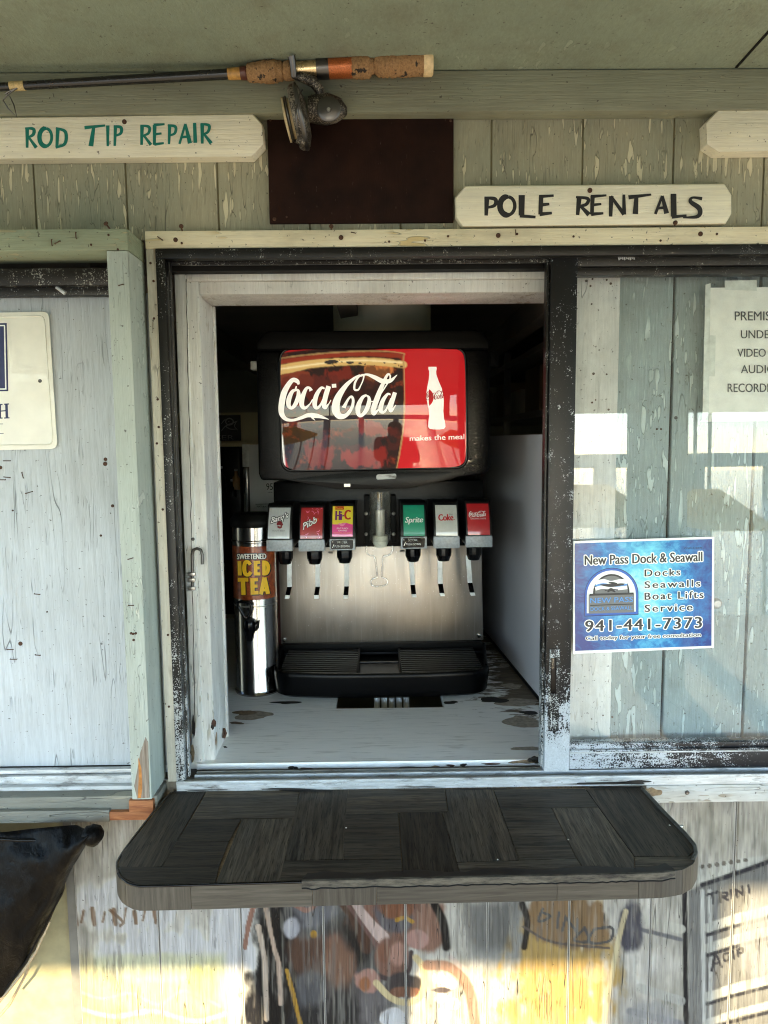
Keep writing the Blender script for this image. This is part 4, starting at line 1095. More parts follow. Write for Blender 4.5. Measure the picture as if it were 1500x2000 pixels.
prof('thread_wrap', plain('dark_red_thread', (.08, .02, .012, 1), .4), [(469.5, 10.6), (480, 11.5), (482, 10)])
prof('thread_wrap', plain('cream_thread', S(196, 172, 120), .5, 0., .3, 300), [(20, 7.6), (48, 7.9)])
def corkbit(pr, seed):
    random.seed(seed)
    q = []
    for (a, ra), (b, rb) in zip(pr[:-1], pr[1:]):
        n = max(1, int((b - a) / 3))
        q += [(a + (b - a) * k / n, (ra + (rb - ra) * k / n) * random.uniform(.95, 1.04)) for k in range(n)]
    o = prof('cork_grip', CK, q + [pr[-1]], 30, .0011, 60); return o
corkbit([(482, 11), (486, 15), (500, 16.5), (520, 18), (538, 18.5), (545, 15), (550, 16), (556, 10)], 3)
corkbit([(551, 11), (556, 15.5), (566, 16), (573, 15)], 5)
prof('reel_seat', plain('brass_seat', (.62, .47, .26, 1), .3, .9, .2, 120), [(566, 13.6), (622, 14.2)])
prof('locking_ring', M['dark_steel'], [(618, 16.5), (642, 17), (643, 15)])
prof('copper_wrap', plain('copper_thread', (.40, .11, .03, 1), .35, .4, .35, 500, .4), [(642, 17), (688, 18)])
corkbit([(686, 18), (690, 19), (708, 20), (720, 19.5), (724, 15), (730, 13)], 8)
corkbit([(729, 12), (735, 16), (742, 19), (760, 20), (790, 20.5), (812, 21), (826, 21)], 9)
prof('butt_cap', plain('cream_cap', S(222, 196, 150), .5, 0., .15, 150), [(826, 20.5), (828, 21.8), (843, 22), (845, 20), (845.5, 3)])
corr = NT('corroded_reel'); n1 = corr.noise(corr.pos, 420, 4, .75); n2 = corr.noise(corr.pos, 60, 3)
corr.fin(corr.mix(corr.mr(corr.ma('ADD', n1, corr.ma('MULTIPLY', n2, .5)), .74, .83), (.016, .013, .010, 1), (.24, .21, .165, 1)), .5, .3, corr.bump(n1, .5, .0008)); RM = corr.m
def q_(px, py, Y=YR): return PY(px, py, Y)
RE = MB().tube([q_(572, 146, YR - .012), q_(590, 151, YR - .014), q_(612, 160, YR - .012), q_(624, 176, YR - .008), q_(626, 195, YR - .004), q_(624, 212, YR)], [.006, .0075, .009, .0085, .0085, .011], 12)
RE.tube([q_(603, 214, YR), q_(620, 214, YR), q_(640, 213, YR), q_(660, 216, YR), q_(672, 221, YR), q_(676, 225, YR)], [.020, .0235, .025, .020, .011, .003], 18)
re_ = RE.build('reel_body', RM, ROD, smooth=50)
sx_ = AX
sc_ = q_(590, 226, YR)
sp_ax = (q_(604, 221, YR) - q_(566, 229, YR)).normalized()
MB().lathe([(.012, .008), (.030, .007), (.047, .001), (.051, -.006), (.051, -.012), (.047, -.017), (.044, -.018), (.02, -.018)], q_(593, 228, YR), sp_ax, 26).build('rotor', RM, re_, smooth=50)
MB().lathe([(.026, 0), (.035, -.001), (.035, -.004), (.031, -.005), (.031, -.013), (.035, -.014), (.035, -.017), (.01, -.019)], q_(577, 231, YR), sp_ax, 26).build('spool', plain('cream_line_spool', S(196, 178, 140), .5, 0., .15, 300), re_, smooth=50)
MB().lathe([(.034, 0), (.036, -.002), (.032, -.007), (.015, -.010), (.005, -.011)], q_(568, 232.5, YR), sp_ax, 26).build('spool_cap', M['dark_steel'], re_, smooth=50)
MB().tube([q_(586, 268, YR - .02), q_(590, 278, YR - .018), q_(584, 277, YR - .014), q_(592, 268, YR - .01)], [.007, .006, .0055, .006], 8).build('bail_knob', RM, re_, smooth=60, wob=.001)
MB().tube([q_(590, 176, YR - .02), q_(584, 186, YR - .045), q_(578, 215, YR - .058), q_(580, 250, YR - .048), q_(588, 270, YR - .02)], .0017, 7).build('bail_wire', M['dark_steel'], re_, smooth=60)
MB().lathe([(.020, 0), (.0205, .003), (.017, .0055), (.004, .006)], q_(642, 214, YR - .0225), (0, -1, 0), 22).build('side_plate', M['dark_steel'], re_, smooth=40)
screw_ = MB().lathe([(.0035, .0), (.003, .002), (.0007, .0022)], q_(642, 214, YR - .0285), (0, -1, 0), 10).build('plate_screw', M['steel'], re_)
MB().lathe([(.0505, -.0005), (.0525, -.003), (.0525, -.006), (.0505, -.0085)], q_(593, 228, YR), sp_ax, 30, closed=False).build('rotor_rim', M['dark_steel'], re_, smooth=50)
MB().tube([q_(574, 150, YR - .018), q_(573, 135, YR - .024), q_(571, 118, YR - .028), q_(569, 110, YR - .030)], [.005, .0055, .006, .0068], 10).build('crank_handle', M['dark_steel'], re_, smooth=50)
wl = [q_(x, y, -.066) for x, y in ((33, 172), (14, 186), (6, 196), (16, 212), (33, 229), (27, 205), (20, 190), (12, 181))]
MB().tube(wl, .0011, 6).build('line_guide', M['dark_steel'], ROD, smooth=60)
MB().tube([q_(x, y, -.066) for x, y in ((34, 172), (20, 178), (10, 183))], .0016, 6).build('guide_foot', M['dark_steel'], ROD)
for x_ in (300, 800):
    # small wire hooks that carry the rod on the frieze
    p = ax(x_)
    MB().tube([p + Vector((0, .028, .012)), p + Vector((0, .012, .012)), p + Vector((0, .0, .0125))], .0012, 6).build('wire_hook', M['dark_steel'], ROD)

# ================================================================== serving shelf
ZS = PY(720, 1541, -.02).z
SH = thing('serving_shelf', 'dark wood-look vinyl covered shelf with rounded corners below the serving hatch', 'shelf', (0, -.15, ZS - .04))
SO = [(338, 1541), (300, 1585), (262, 1634), (240, 1664), (230, 1680), (228.5, 1695), (236, 1711), (252, 1723), (272, 1728), (330, 1727), (700, 1717), (1100, 1709), (1290, 1704), (1330, 1698), (1352, 1686), (1361, 1667), (1358, 1652), (1340, 1630), (1300, 1589), (1262, 1548), (1252, 1537.5)]
so = [PZ(x, y, ZS) for x, y in SO]
for p in (0, -1): so[p] = Vector((so[p].x, -.0215, ZS))
TH = .041
def dz(ps, d): return [Vector((p.x, p.y, p.z + d)) for p in ps]
MB().prism(dz(so, -.0025), dz(so, -TH + .001)).build('core_board', plain('particle_board', (.20, .15, .095, 1), .85, 0., .4, 220, .4), SH)
PL = [('y', [(340, 1541), (404, 1541), (316, 1692), (240, 1696), (229, 1690), (240, 1664)]),
      ('x', [(406, 1541), (586, 1541), (574, 1597), (374, 1599)]), ('x', [(373, 1600), (471, 1599.5), (447, 1643), (345, 1643)]), ('x', [(344, 1644), (446.5, 1644), (428, 1692), (317, 1692.5)]),
      ('x', [(229, 1693), (316, 1693), (428, 1692.5), (420, 1727), (272, 1729), (240, 1714)]),
      ('y', [(472.5, 1600), (573.5, 1598), (546, 1724), (421, 1727)]),
      ('y', [(587.5, 1541), (680, 1541), (670, 1678), (549.5, 1680.5)]),
      ('x', [(681, 1541), (868, 1541), (875, 1584.5), (675, 1589.5)]), ('x', [(675, 1590.5), (778, 1587.5), (784, 1678), (670.5, 1678)]),
      ('x', [(549.5, 1681), (784.5, 1678.7), (787, 1717), (546.5, 1723)]),
      ('y', [(779, 1587.2), (862, 1585.6), (900, 1714), (788, 1717)]),
      ('y', [(869.5, 1541), (962, 1541), (1014, 1680), (892, 1684), (863, 1585.6), (876, 1585)]),
      ('x', [(892.5, 1685), (1005, 1681), (1126, 1677), (1148, 1708), (901, 1713)]),
      ('x', [(963.5, 1541), (1143, 1541), (1168, 1576), (977, 1579.5)]), ('x', [(977.5, 1580.2), (1076.5, 1577.6), (1125.5, 1676), (1014.8, 1679.6)]),
      ('y', [(1077.7, 1577.5), (1168.7, 1576.4), (1238, 1672), (1240, 1706), (1149, 1708), (1126.6, 1676)]),
      ('y', [(1144.4, 1541), (1250, 1538), (1300, 1590), (1345, 1640), (1358, 1660), (1345, 1672), (1239, 1672)]),
      ('x', [(1239, 1673), (1346, 1672.5), (1359, 1662), (1355, 1686), (1332, 1698), (1290, 1704), (1241, 1706)])]
for d_, pts in PL:
    P = [PZ(x, y, ZS) for x, y in pts]
    c_ = sum(P, Vector()) / len(P)
    P = [Vector((c_.x + (p.x - c_.x) * .9965, min(c_.y + (p.y - c_.y) * .993, -.0213), ZS)) for p in P]
    k_ = random.uniform(-.0004, .0003)
    MB().prism(dz(P, k_), dz(P, -.0024)).build('shelf_plank', M['vin_' + d_], SH)
# edge banding, piece by piece round the front
def along(pts):
    L = [0.]
    for a, b in zip(pts[:-1], pts[1:]): L.append(L[-1] + (b - a).length)
    return L
rim = so[:]
Lr = along(rim)
def at_l(s):
    for i in range(len(rim) - 1):
        if s <= Lr[i + 1] or i == len(rim) - 2:
            t = (s - Lr[i]) / (Lr[i + 1] - Lr[i]); return rim[i].lerp(rim[i + 1], t)
def l_of_px(px):   # length along the rim at the front edge for a pixel column
    best = min(range(400), key=lambda k: abs(px_np(*[np.array([q]) for q in at_l(Lr[-1] * k / 399)])[0][0] - px) + (0 if .2 < k / 399 < .8 else 1e4))
    return Lr[-1] * best / 399
cuts = [.0] + [l_of_px(x) for x in (240, 372, 612, 733, 1090, 1245, 1335)] + [Lr[-1]]
cc_ = sum(so, Vector()) / len(so)
for i, (a, b) in enumerate(zip(cuts[:-1], cuts[1:])):
    n = max(4, int((b - a) / .012)); top = []; 
    for k in range(n + 1):
        p = at_l(a + .0004 + (b - a - .0008) * k / n); t = (at_l(min(Lr[-1], a + (b - a) * k / n + .004)) - at_l(max(0, a + (b - a) * k / n - .004))).normalized()
        nn = Vector((t.y, -t.x, 0)); nn = nn if nn.dot(p - cc_) > 0 else -nn
        top.append((p, p + nn * .0022))
    mb = MB(); n2 = len(top)
    bot = -TH
    mb.prism([q[1] for q in top] + [q[0] for q in reversed(top)], dz([q[1] for q in top] + [q[0] for q in reversed(top)], bot))
    mb.build('edge_band', M['edge_z' if i in (0, 1, 3, 6, 7, 8) else 'edge_x'], SH, smooth=30)
# black bead along the front left, broken lip along the front right
fl_ = [at_l(Lr[-1] * k / 200) + Vector((0, 0, .0002)) for k in range(200)]
fl_px = [px_np(*[np.array([q]) for q in p]) for p in fl_]
lipm = NT('split_dirty_lip'); n1 = lipm.noise(lipm.vmul(lipm.pos, (26, 120, 120)), 1, 5, .7)
lipm.fin(lipm.mix(lipm.mr(n1, .34, .62), (.008, .006, .004, 1), (.11, .095, .07, 1)), .7, 0., lipm.bump(n1, .6, .0015))
sel = [p for p, q in zip(fl_, fl_px) if 232 < q[0][0] < 592 and q[1][0] > 1690]
MB().tube([p + Vector((0, -.0022, -.0012)) for p in sel], .0021, 7).build('front_bead', M['gblack'], SH, smooth=60)
gr_m = plain('black_brown_grime', (.018, .013, .009, 1), .6, 0., .7, 60, .4)
sel = [p for p, q in zip(fl_, fl_px) if 588 < q[0][0] < 1325 and q[1][0] > 1690]
up, lo_ = [], []
rnd = random.Random(2)
mbl = MB()
n = len(sel)
rows = []
for k, p in enumerate(sel):
    j = rnd.uniform(-.0015, .0015); w = .016 + .004 * math.sin(k * .33) + j
    if k in (0, n - 1): w = .003
    rows.append([p + Vector((0, w, .0009)), p + Vector((0, w * .5, .0016 + j * .15)), p + Vector((0, .0005, .0012)), p + Vector((0, -.0030, .0006)), p + Vector((0, -.0034, -.0055 + j * .5)), p + Vector((0, -.0034, -.0105 + j * .8)), p + Vector((0, -.0022, -.0112 + j * .8))])
mbl.grid([r[:3] for r in rows]).build('grime_strip', gr_m, SH, smooth=40, recalc=True)
MB().grid([r[2:] for r in rows]).build('split_lip', lipm.m, SH, smooth=40, recalc=True)
MB().tube([r[-2] + Vector((0, .0002, -.0012)) for r in rows], .0013, 5).build('lip_gap', M['channel'], SH)
# metal edging on the right slope
sel = [p for p, q in zip(fl_, fl_px) if q[0][0] > 1255 and q[1][0] < 1684]
MB().tube([p + Vector((-.001, 0, .0008)) for p in sel], .0034, 7).build('side_edging', plain('dark_edging', (.05, .047, .04, 1), .45, 0., .5, 150, .4), SH, smooth=60)
for x, y in ((1331, 1614), ): 
    p = PZ(x, y, ZS + .004); MB().lathe([(.0035, 0), (.003, .0016), (.0006, .002)], p, (0, 0, 1), 9).build('screw', M['steel'], SH)
for px, w in ((333, 30), (415, 34), (470, 26), (1175, 36), (1272, 34)):
    a = PY(px - w / 2, 1700, -.05).x; b = PY(px + w / 2, 1700, -.05).x; r = (b - a) / 2; z = ZS - TH + .001
    pts = [Vector((a, 0, z)), Vector((a, 0, z - .016))] + [Vector(((a + b) / 2 - r * math.cos(t), 0, z - .016 - r * .8 * math.sin(t))) for t in [rad(22.5 * k) for k in range(1, 8)]] + [Vector((b, 0, z - .016)), Vector((b, 0, z))]
    MB().prism([p + Vector((0, -.17, 0)) for p in pts], [p + Vector((0, -.004, 0)) for p in pts]).build('bracket', plain('pale_bracket_wood', S(196, 188, 172), .7, 0., .15, 40), SH, .001)
cr_ = plain('crumb', S(230, 226, 215), .6)
for x, y in ((676, 1617), (972, 1679), (1308, 1612), (1110, 1640)):
    p = PZ(x, y, ZS); MB().lathe([(.0012, -.0004), (.0016, .0004), (.0004, .0012)], p, (0, 0, 1), 7).build('crumb', cr_, SH, wob=.0004)

# ================================================================== drink dispenser
MC = thing('soda_dispenser', 'black six valve counter soda dispenser with red cola panel and steel splash plate', 'drink dispenser', (0, .6, ZC))
YH = .425      # front of the head
HO = [(507, 684), (950, 681), (957.5, 690), (957, 915), (948, 926), (893, 933), (803, 954), (660, 956), (556, 938), (510, 938), (505, 926), (500, 692)]
a = [PY(x, y, YH) for x, y in HO]
ppoly(HO, YH, .50).build('head_housing', M['mblack'], MC, .010, seg=3)
CO = [(502, 668), (510, 652), (524, 646), (930, 644), (946, 650), (956, 664), (957, 682), (501, 684)]
cp = ppoly(CO, YH - .012, .53).build('head_cap', M['mblack_rough'], MC, .008, seg=3)
# side vent knobs
pbox('side_hinge', M['mblack_rough'], MC, 957, 686, 974, 716, YH + .05, .05, .003)
pbox('side_hinge', M['white_pl'], MC, 489, 705, 503, 722, YH + .06, .03, .003)
# chin plane with worn badge
ppoly(rr([(560, 937), (700, 921), (880, 921), (890, 933), (801, 953), (661, 955)], 4), YH - .004, .01).build('chin_plate', M['mblack'], MC, .003)
ppoly(rr([(735, 927), (774, 925), (774, 935), (735, 937)], 4), YH - .0052, .0012).build('worn_badge', M['track'], MC)
pbox('paint_scratch', M['steel'], MC, 672, 945, 684, 951, YH - .0046, .0006)
# convex printed face
YF = .4195
FQ = [(547, 683), (908, 680.5), (911, 912), (552, 919)]
ring = [PY(x, y, YF + .001) for x, y in rr(inset(FQ, -1), 24, 6)]
MB().tube(ring + [ring[0]], .0042, 8, False).build('face_gasket', M['gblack'], MC, smooth=60)
fc = [PY(*q, YF) for q in FQ]; fcx = sum(p.x for p in fc) / 4; fcz = sum(p.z for p in fc) / 4
fw = (fc[1].x - fc[0].x) / 2; fh = (fc[0].z - fc[3].z) / 2
def bow(p):
    u, v = (p.x - fcx) / fw, (p.z - fcz) / fh
    return -.011 * (1 - min(1, u * u)) * (1 - .25 * min(1, v * v)) - .004 * (1 - min(1, v * v))
def fmap(px, py, i=0, lift=.0):
    p = PY(px, py, YF); p = PY(px, py, YF + bow(p) - lift - i * LIFT); return p
NXF, NYF = 200, 132
rows = []; col_px = []
for j in range(NYF + 1):
    r = []
    for i in range(NXF + 1):
        u, v = i / NXF, j / NYF
        x = (FQ[0][0] * (1 - u) + FQ[1][0] * u) * (1 - v) + (FQ[3][0] * (1 - u) + FQ[2][0] * u) * v
        y = (FQ[0][1] * (1 - u) + FQ[1][1] * u) * (1 - v) + (FQ[3][1] * (1 - u) + FQ[2][1] * u) * v
        # rounded corners
        cxl, cyl = min(u * 363, (1 - u) * 363), min(v * 234, (1 - v) * 234)
        r.append((x, y))
        col_px.append((x, y))
    rows.append(r)
def keep(x, y, R=22):
    u = (x - 548) / 362.; v = (y - 682) / 233.
    a, b = min(u, 1 - u) * 362, min(v, 1 - v) * 233
    return not (a < R and b < R and (R - a) ** 2 + (R - b) ** 2 > R * R)
mb = MB(); mb.grid([[fmap(*q) for q in r] for r in rows])
mb.f = [f for f in mb.f if keep(*[sum(col_px[i][k] for i in f) / 4 for k in (0, 1)])]
cx, cy = np.array([c[0] for c in col_px]), np.array([c[1] for c in col_px])
P = Paint(cx, cy, np.tile([.50, .010, .014], (len(cx), 1)))
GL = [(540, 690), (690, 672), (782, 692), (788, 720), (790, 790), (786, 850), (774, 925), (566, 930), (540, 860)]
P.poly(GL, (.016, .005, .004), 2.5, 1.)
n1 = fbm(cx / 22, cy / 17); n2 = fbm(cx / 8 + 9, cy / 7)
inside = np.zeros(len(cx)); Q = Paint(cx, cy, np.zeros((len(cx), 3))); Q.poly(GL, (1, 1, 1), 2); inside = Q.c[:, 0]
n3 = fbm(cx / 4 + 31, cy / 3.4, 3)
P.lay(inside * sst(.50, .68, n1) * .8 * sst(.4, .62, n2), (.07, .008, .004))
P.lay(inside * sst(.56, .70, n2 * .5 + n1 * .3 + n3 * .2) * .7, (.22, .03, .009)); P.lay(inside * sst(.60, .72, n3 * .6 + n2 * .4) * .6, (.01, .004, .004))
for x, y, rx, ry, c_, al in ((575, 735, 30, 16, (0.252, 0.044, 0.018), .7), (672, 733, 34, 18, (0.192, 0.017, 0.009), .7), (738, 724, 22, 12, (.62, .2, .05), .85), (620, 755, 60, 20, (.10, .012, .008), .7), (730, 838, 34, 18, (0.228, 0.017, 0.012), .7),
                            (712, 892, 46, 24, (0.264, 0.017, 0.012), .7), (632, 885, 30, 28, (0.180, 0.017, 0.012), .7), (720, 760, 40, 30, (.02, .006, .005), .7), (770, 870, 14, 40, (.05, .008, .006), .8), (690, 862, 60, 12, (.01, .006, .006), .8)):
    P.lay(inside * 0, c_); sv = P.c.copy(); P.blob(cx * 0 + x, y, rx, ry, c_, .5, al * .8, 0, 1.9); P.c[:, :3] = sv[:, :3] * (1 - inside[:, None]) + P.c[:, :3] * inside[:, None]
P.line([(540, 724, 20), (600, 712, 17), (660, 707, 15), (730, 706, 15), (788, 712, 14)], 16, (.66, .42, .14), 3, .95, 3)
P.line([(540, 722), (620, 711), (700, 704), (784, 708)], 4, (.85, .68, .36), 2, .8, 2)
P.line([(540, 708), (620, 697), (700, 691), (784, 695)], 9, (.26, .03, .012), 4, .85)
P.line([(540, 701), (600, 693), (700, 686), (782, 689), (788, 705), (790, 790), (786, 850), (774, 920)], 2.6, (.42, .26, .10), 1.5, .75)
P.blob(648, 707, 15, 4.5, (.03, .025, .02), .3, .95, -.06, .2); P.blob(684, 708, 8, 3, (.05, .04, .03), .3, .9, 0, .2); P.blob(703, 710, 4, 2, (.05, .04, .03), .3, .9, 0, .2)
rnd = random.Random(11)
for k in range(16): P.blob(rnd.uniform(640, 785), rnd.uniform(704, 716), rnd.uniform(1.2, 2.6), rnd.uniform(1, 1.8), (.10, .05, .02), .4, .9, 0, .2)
P.poly([(540, 880), (554, 884), (566, 925), (540, 925)], (.46, .012, .015), 2, 1.)
P.poly([(540, 845), (552, 850), (559, 925), (540, 925)], (.85, .82, .76), 1.5, .95)
mb.c = P.c
mb.build('display_panel', M['display'], MC, smooth=60, recalc=False)
def dq(x, y): return 520 + x / 3.261, 640 + y / 3.261
def script_strokes(tr, sc):
    raw = [[(207, 362, 13), (198, 342, 26), (170, 333, 28), (140, 365, 32), (112, 420, 38), (98, 490, 38), (98, 545, 34), (122, 580, 24), (165, 589, 17), (215, 577, 20), (265, 558, 26), (310, 560, 30), (350, 568, 20), (398, 584, 3)],
           [(290, 570, 14), (312, 592, 2)],
           [(192, 372, 8), (186, 396, 13), (194, 392, 10)],
           [(196, 396, 12), (168, 405, 22), (146, 450, 30), (142, 492, 28), (160, 512, 20), (184, 490, 26), (204, 440, 28), (204, 404, 20), (192, 392, 10)],
           [(204, 425, 7), (225, 430, 7), (238, 420, 7)],
           [(286, 402, 24), (276, 384, 16), (255, 388, 20), (232, 440, 30), (226, 490, 30), (246, 512, 20), (278, 486, 9), (296, 455, 7)],
           [(372, 388, 10), (350, 384, 18), (320, 430, 28), (308, 486, 30), (322, 512, 20), (348, 488, 14), (378, 420, 10)],
           [(398, 372, 30), (380, 430, 32), (368, 488, 30), (376, 510, 20), (400, 482, 7), (412, 460, 5)],
           [(418, 371, 24), (446, 369, 24)],
           [(596, 300, 8), (560, 322, 16), (505, 372, 28), (455, 450, 44), (442, 520, 50), (466, 562, 40), (505, 560, 26), (540, 520, 20), (554, 470, 18), (545, 440, 16), (525, 452, 14), (498, 500, 22), (494, 510, 26)],
           [(600, 372, 8), (585, 396, 12), (562, 392, 14), (566, 350, 14), (590, 312, 12), (620, 302, 12), (616, 335, 8), (600, 372, 8)],
           [(600, 308, 10), (640, 298, 14), (690, 316, 26), (740, 340, 30), (790, 338, 24), (834, 300, 3)],
           [(640, 428, 12), (612, 446, 22), (586, 500, 32), (586, 546, 28), (604, 560, 20), (634, 530, 26), (654, 480, 28), (654, 446, 18), (640, 432, 10)],
           [(650, 470, 7), (690, 470, 7)],
           [(790, 300, 12), (772, 300, 16), (744, 356, 24), (706, 450, 34), (682, 520, 32), (686, 548, 22), (716, 520, 8)],
           [(790, 302, 10), (786, 330, 10), (750, 390, 8), (718, 440, 7)],
           [(792, 426, 10), (772, 424, 16), (742, 466, 26), (728, 520, 28), (742, 540, 18), (766, 518, 12), (796, 450, 10)],
           [(820, 412, 26), (802, 470, 28), (790, 512, 28), (797, 530, 18), (826, 492, 5)]]
    return [[(*tr(p[0], p[1]), p[2] * sc) for p in s] for s in raw]
strokes(MB(), script_strokes(dq, 1 / 3.261), lambda x, y, i=0: fmap(x, y, i, .0004), True, 6).build('script_lettering', M['disp_white'], MC)
BT = [(1033, 249), (1084, 249), (1086, 262), (1082, 280), (1084, 300), (1098, 340), (1119, 388), (1126, 425), (1131, 460), (1130, 500), (1128, 530), (1132, 575), (1140, 610), (1141, 632), (1132, 644), (1105, 648), (1065, 648), (1040, 644), (1030, 630), (1033, 600), (1038, 560), (1034, 520), (1028, 490), (1021, 455), (1020, 415), (1026, 375), (1035, 330), (1038, 295), (1037, 275), (1032, 262)]
bp = [dq(*q) for q in BT]
MB().add([fmap(x, y, 0, .0004) for x, y in bp], [tuple(range(len(bp)))]).build('bottle_print', M['disp_white'], MC)
def tb(x, y):  # script on the bottle: 95..835 -> 1020..1130
    return dq(1018 + (x - 92) * .150, 400 + (y - 295) * .205)
strokes(MB(), script_strokes(tb, .150 / 3.261), lambda x, y, i=0: fmap(x, y, i, .0009), True, 3).build('bottle_lettering', M['disp_red'], MC)
(xa, ya), (xb, yb_) = dq(914, 690), dq(1262, 722)
text(MB(), 'makes the meal', xa, ya - .5, xb, yb_, lambda x, y, i=0: fmap(x, y, i, .0004), bold=.012, slope=-.035).build('lettering', M['disp_white'], MC)

# body, back panel, splash plate
YPl = .648
pl_ = PY(545, 1072, YPl); pr_ = PY(941, 1066, YPl)
B('back_panel', M['mblack'], MC, PY(535, 1000, .64).x, PY(944, 1000, .64).x, .640, .92, PY(740, 1068, .64).z, PY(740, 940, .64).z, .004)
plate = [PY(x, y, YPl) for x, y in ((544, 1070), (940, 1063), (944, 1250), (549, 1258))]
MB().prism(plate, [p + Vector((0, .012, 0)) for p in plate]).build('splash_plate', M['stainless'], MC, .0012)
B('body', M['mblack'], MC, plate[3].x + .004, plate[2].x - .004, YPl + .013, .94, ZC + .012, PY(740, 1066, YPl).z, .004)
B('side_panel', M['side_red'], MC, plate[3].x - .008, plate[3].x + .003, YPl + .006, .93, ZC + .02, plate[0].z - .02, .002)
for x, y in ((555, 1249), (936, 1241)):
    MB().lathe([(.0072, -.001), (.0072, .002), (.005, .0045), (.001, .005)], PY(x, y, YPl), (0, -1, 0), 14).build('plate_bolt', M['chrome'], MC, smooth=40)

# drip tray
ZT = ZC + .074
TF, TR = .392, .648
txl, txr = plate[3].x - .006, plate[2].x + .006
tout = []
fl2, fr2 = PZ(527, 1318, ZT).x, PZ(961, 1311, ZT).x
base = [Vector((txl, TR, 0)), Vector((fl2, TF + .07, 0)), Vector((fl2 + .002, TF + .01, 0)), Vector(((fl2 + fr2) / 2 - .14, TF - .012, 0)), Vector(((fl2 + fr2) / 2 + .14, TF - .012, 0)), Vector((fr2 - .002, TF + .01, 0)), Vector((fr2, TF + .07, 0)), Vector((txr, TR, 0))]
ring = [Vector(p) for p in rr([tuple(b) for b in base], [.004, .03, .045, .09, .09, .045, .03, .004], 5)]
rc = sum(ring, Vector()) / len(ring)
def rg(s, z, ins=0.):
    return [Vector((rc.x + (p.x - rc.x) * (1 - ins / .29), rc.y + (p.y - rc.y) * (1 - ins / .13), z)) for p in ring]
lay = [rg(0, ZC + .008, .016), rg(0, ZC + .014, .006), rg(0, ZT - .012, .0), rg(0, ZT - .003, .0005), rg(0, ZT, .004), rg(0, ZT, .009), rg(0, ZT - .006, .012), rg(0, ZT - .026, .014)]
mb = MB(); n = len(ring)
for l in lay: mb.v += [tuple(p) for p in l]
for i in range(len(lay) - 1):
    mb.f += [(i * n + k, i * n + (k + 1) % n, (i + 1) * n + (k + 1) % n, (i + 1) * n + k) for k in range(n)]
mb.f += [tuple(range(n)), tuple(reversed(range((len(lay) - 1) * n, len(lay) * n)))]
mb.build('drip_tray', M['mblack'], MC, smooth=40)
zg = ZT - .006
gy = [TF + .022 + k * .0165 for k in range(14)]
def grate(xa_, xb_, name='grille'):
    g = MB()
    for y in gy:
        k = max(0, (TF + .05 - y)) * .6
        g.box(xa_ + (k if xa_ < -.1 else 0), xb_ - (k if xb_ > .1 else 0), y - .0028, y + .0028, zg - .004, zg)
    o = g.build(name, M['grille'], MC); o['kind'] = 'stuff'; return o
g1, g2 = PZ(700, 1290, zg).x, PZ(781, 1290, zg).x
grate(fl2 + .018, g1 - .003); grate(g2 + .003, fr2 - .018)
for gx in (g1, g2): B('grille_divider', M['mblack_rough'], MC, gx - .0025, gx + .0025, TF + .012, TR - .02, zg - .006, zg + .002, .0008)
B('tray_back', M['mblack_rough'], MC, txl + .01, txr - .01, TR - .024, TR - .002, ZT - .02, ZT + .006, .004)
B('ice_grate', M['gblack'], MC, g1 + .004, g2 - .004, TF + .10, TF + .107, zg - .004, zg, .001)
for x in (592, 905): 
    p = PZ(x, 1364, ZC); MB().lathe([(.017, 0), (.017, .006), (.013, .012)], (p.x, p.y + .05, ZC), (0, 0, 1), 18).build('foot', M['white_pl'], MC)
    MB().lathe([(.016, 0), (.016, .006), (.012, .012)], (p.x, .85, ZC), (0, 0, 1), 18).build('foot', M['white_pl'], MC)

# valves
VY = .43
LEV = [[(565, 1090), (565.5, 1146), (562, 1162), (560.5, 1169)], [(621, 1090), (620.5, 1146), (618, 1162), (618, 1169)], [(677.5, 1088), (677, 1145), (675.5, 1162), (675.5, 1169)],
       [(803, 1088), (806, 1142), (808, 1160), (809, 1166)], [(859, 1086), (860, 1140), (863, 1158), (864.5, 1164)], [(914, 1085), (918, 1138), (922, 1157), (924, 1163)]]
VV = [((524, 993, 566, 1051), (520, 1054, 571, 1077), 'silver'), ((587, 993, 630, 1051), (583, 1053.5, 634, 1077), 'pibb'), ((649, 990, 689, 1047), (643.5, 1052, 694, 1075), 'hic_y'),
      ((788, 988, 829, 1046), (783, 1048, 834, 1072), 'sprite'), ((851, 988, 893, 1046), (847, 1047, 898, 1071), 'dc'), ((913, 985, 956, 1044), (910, 1046, 962, 1069), 'red')]
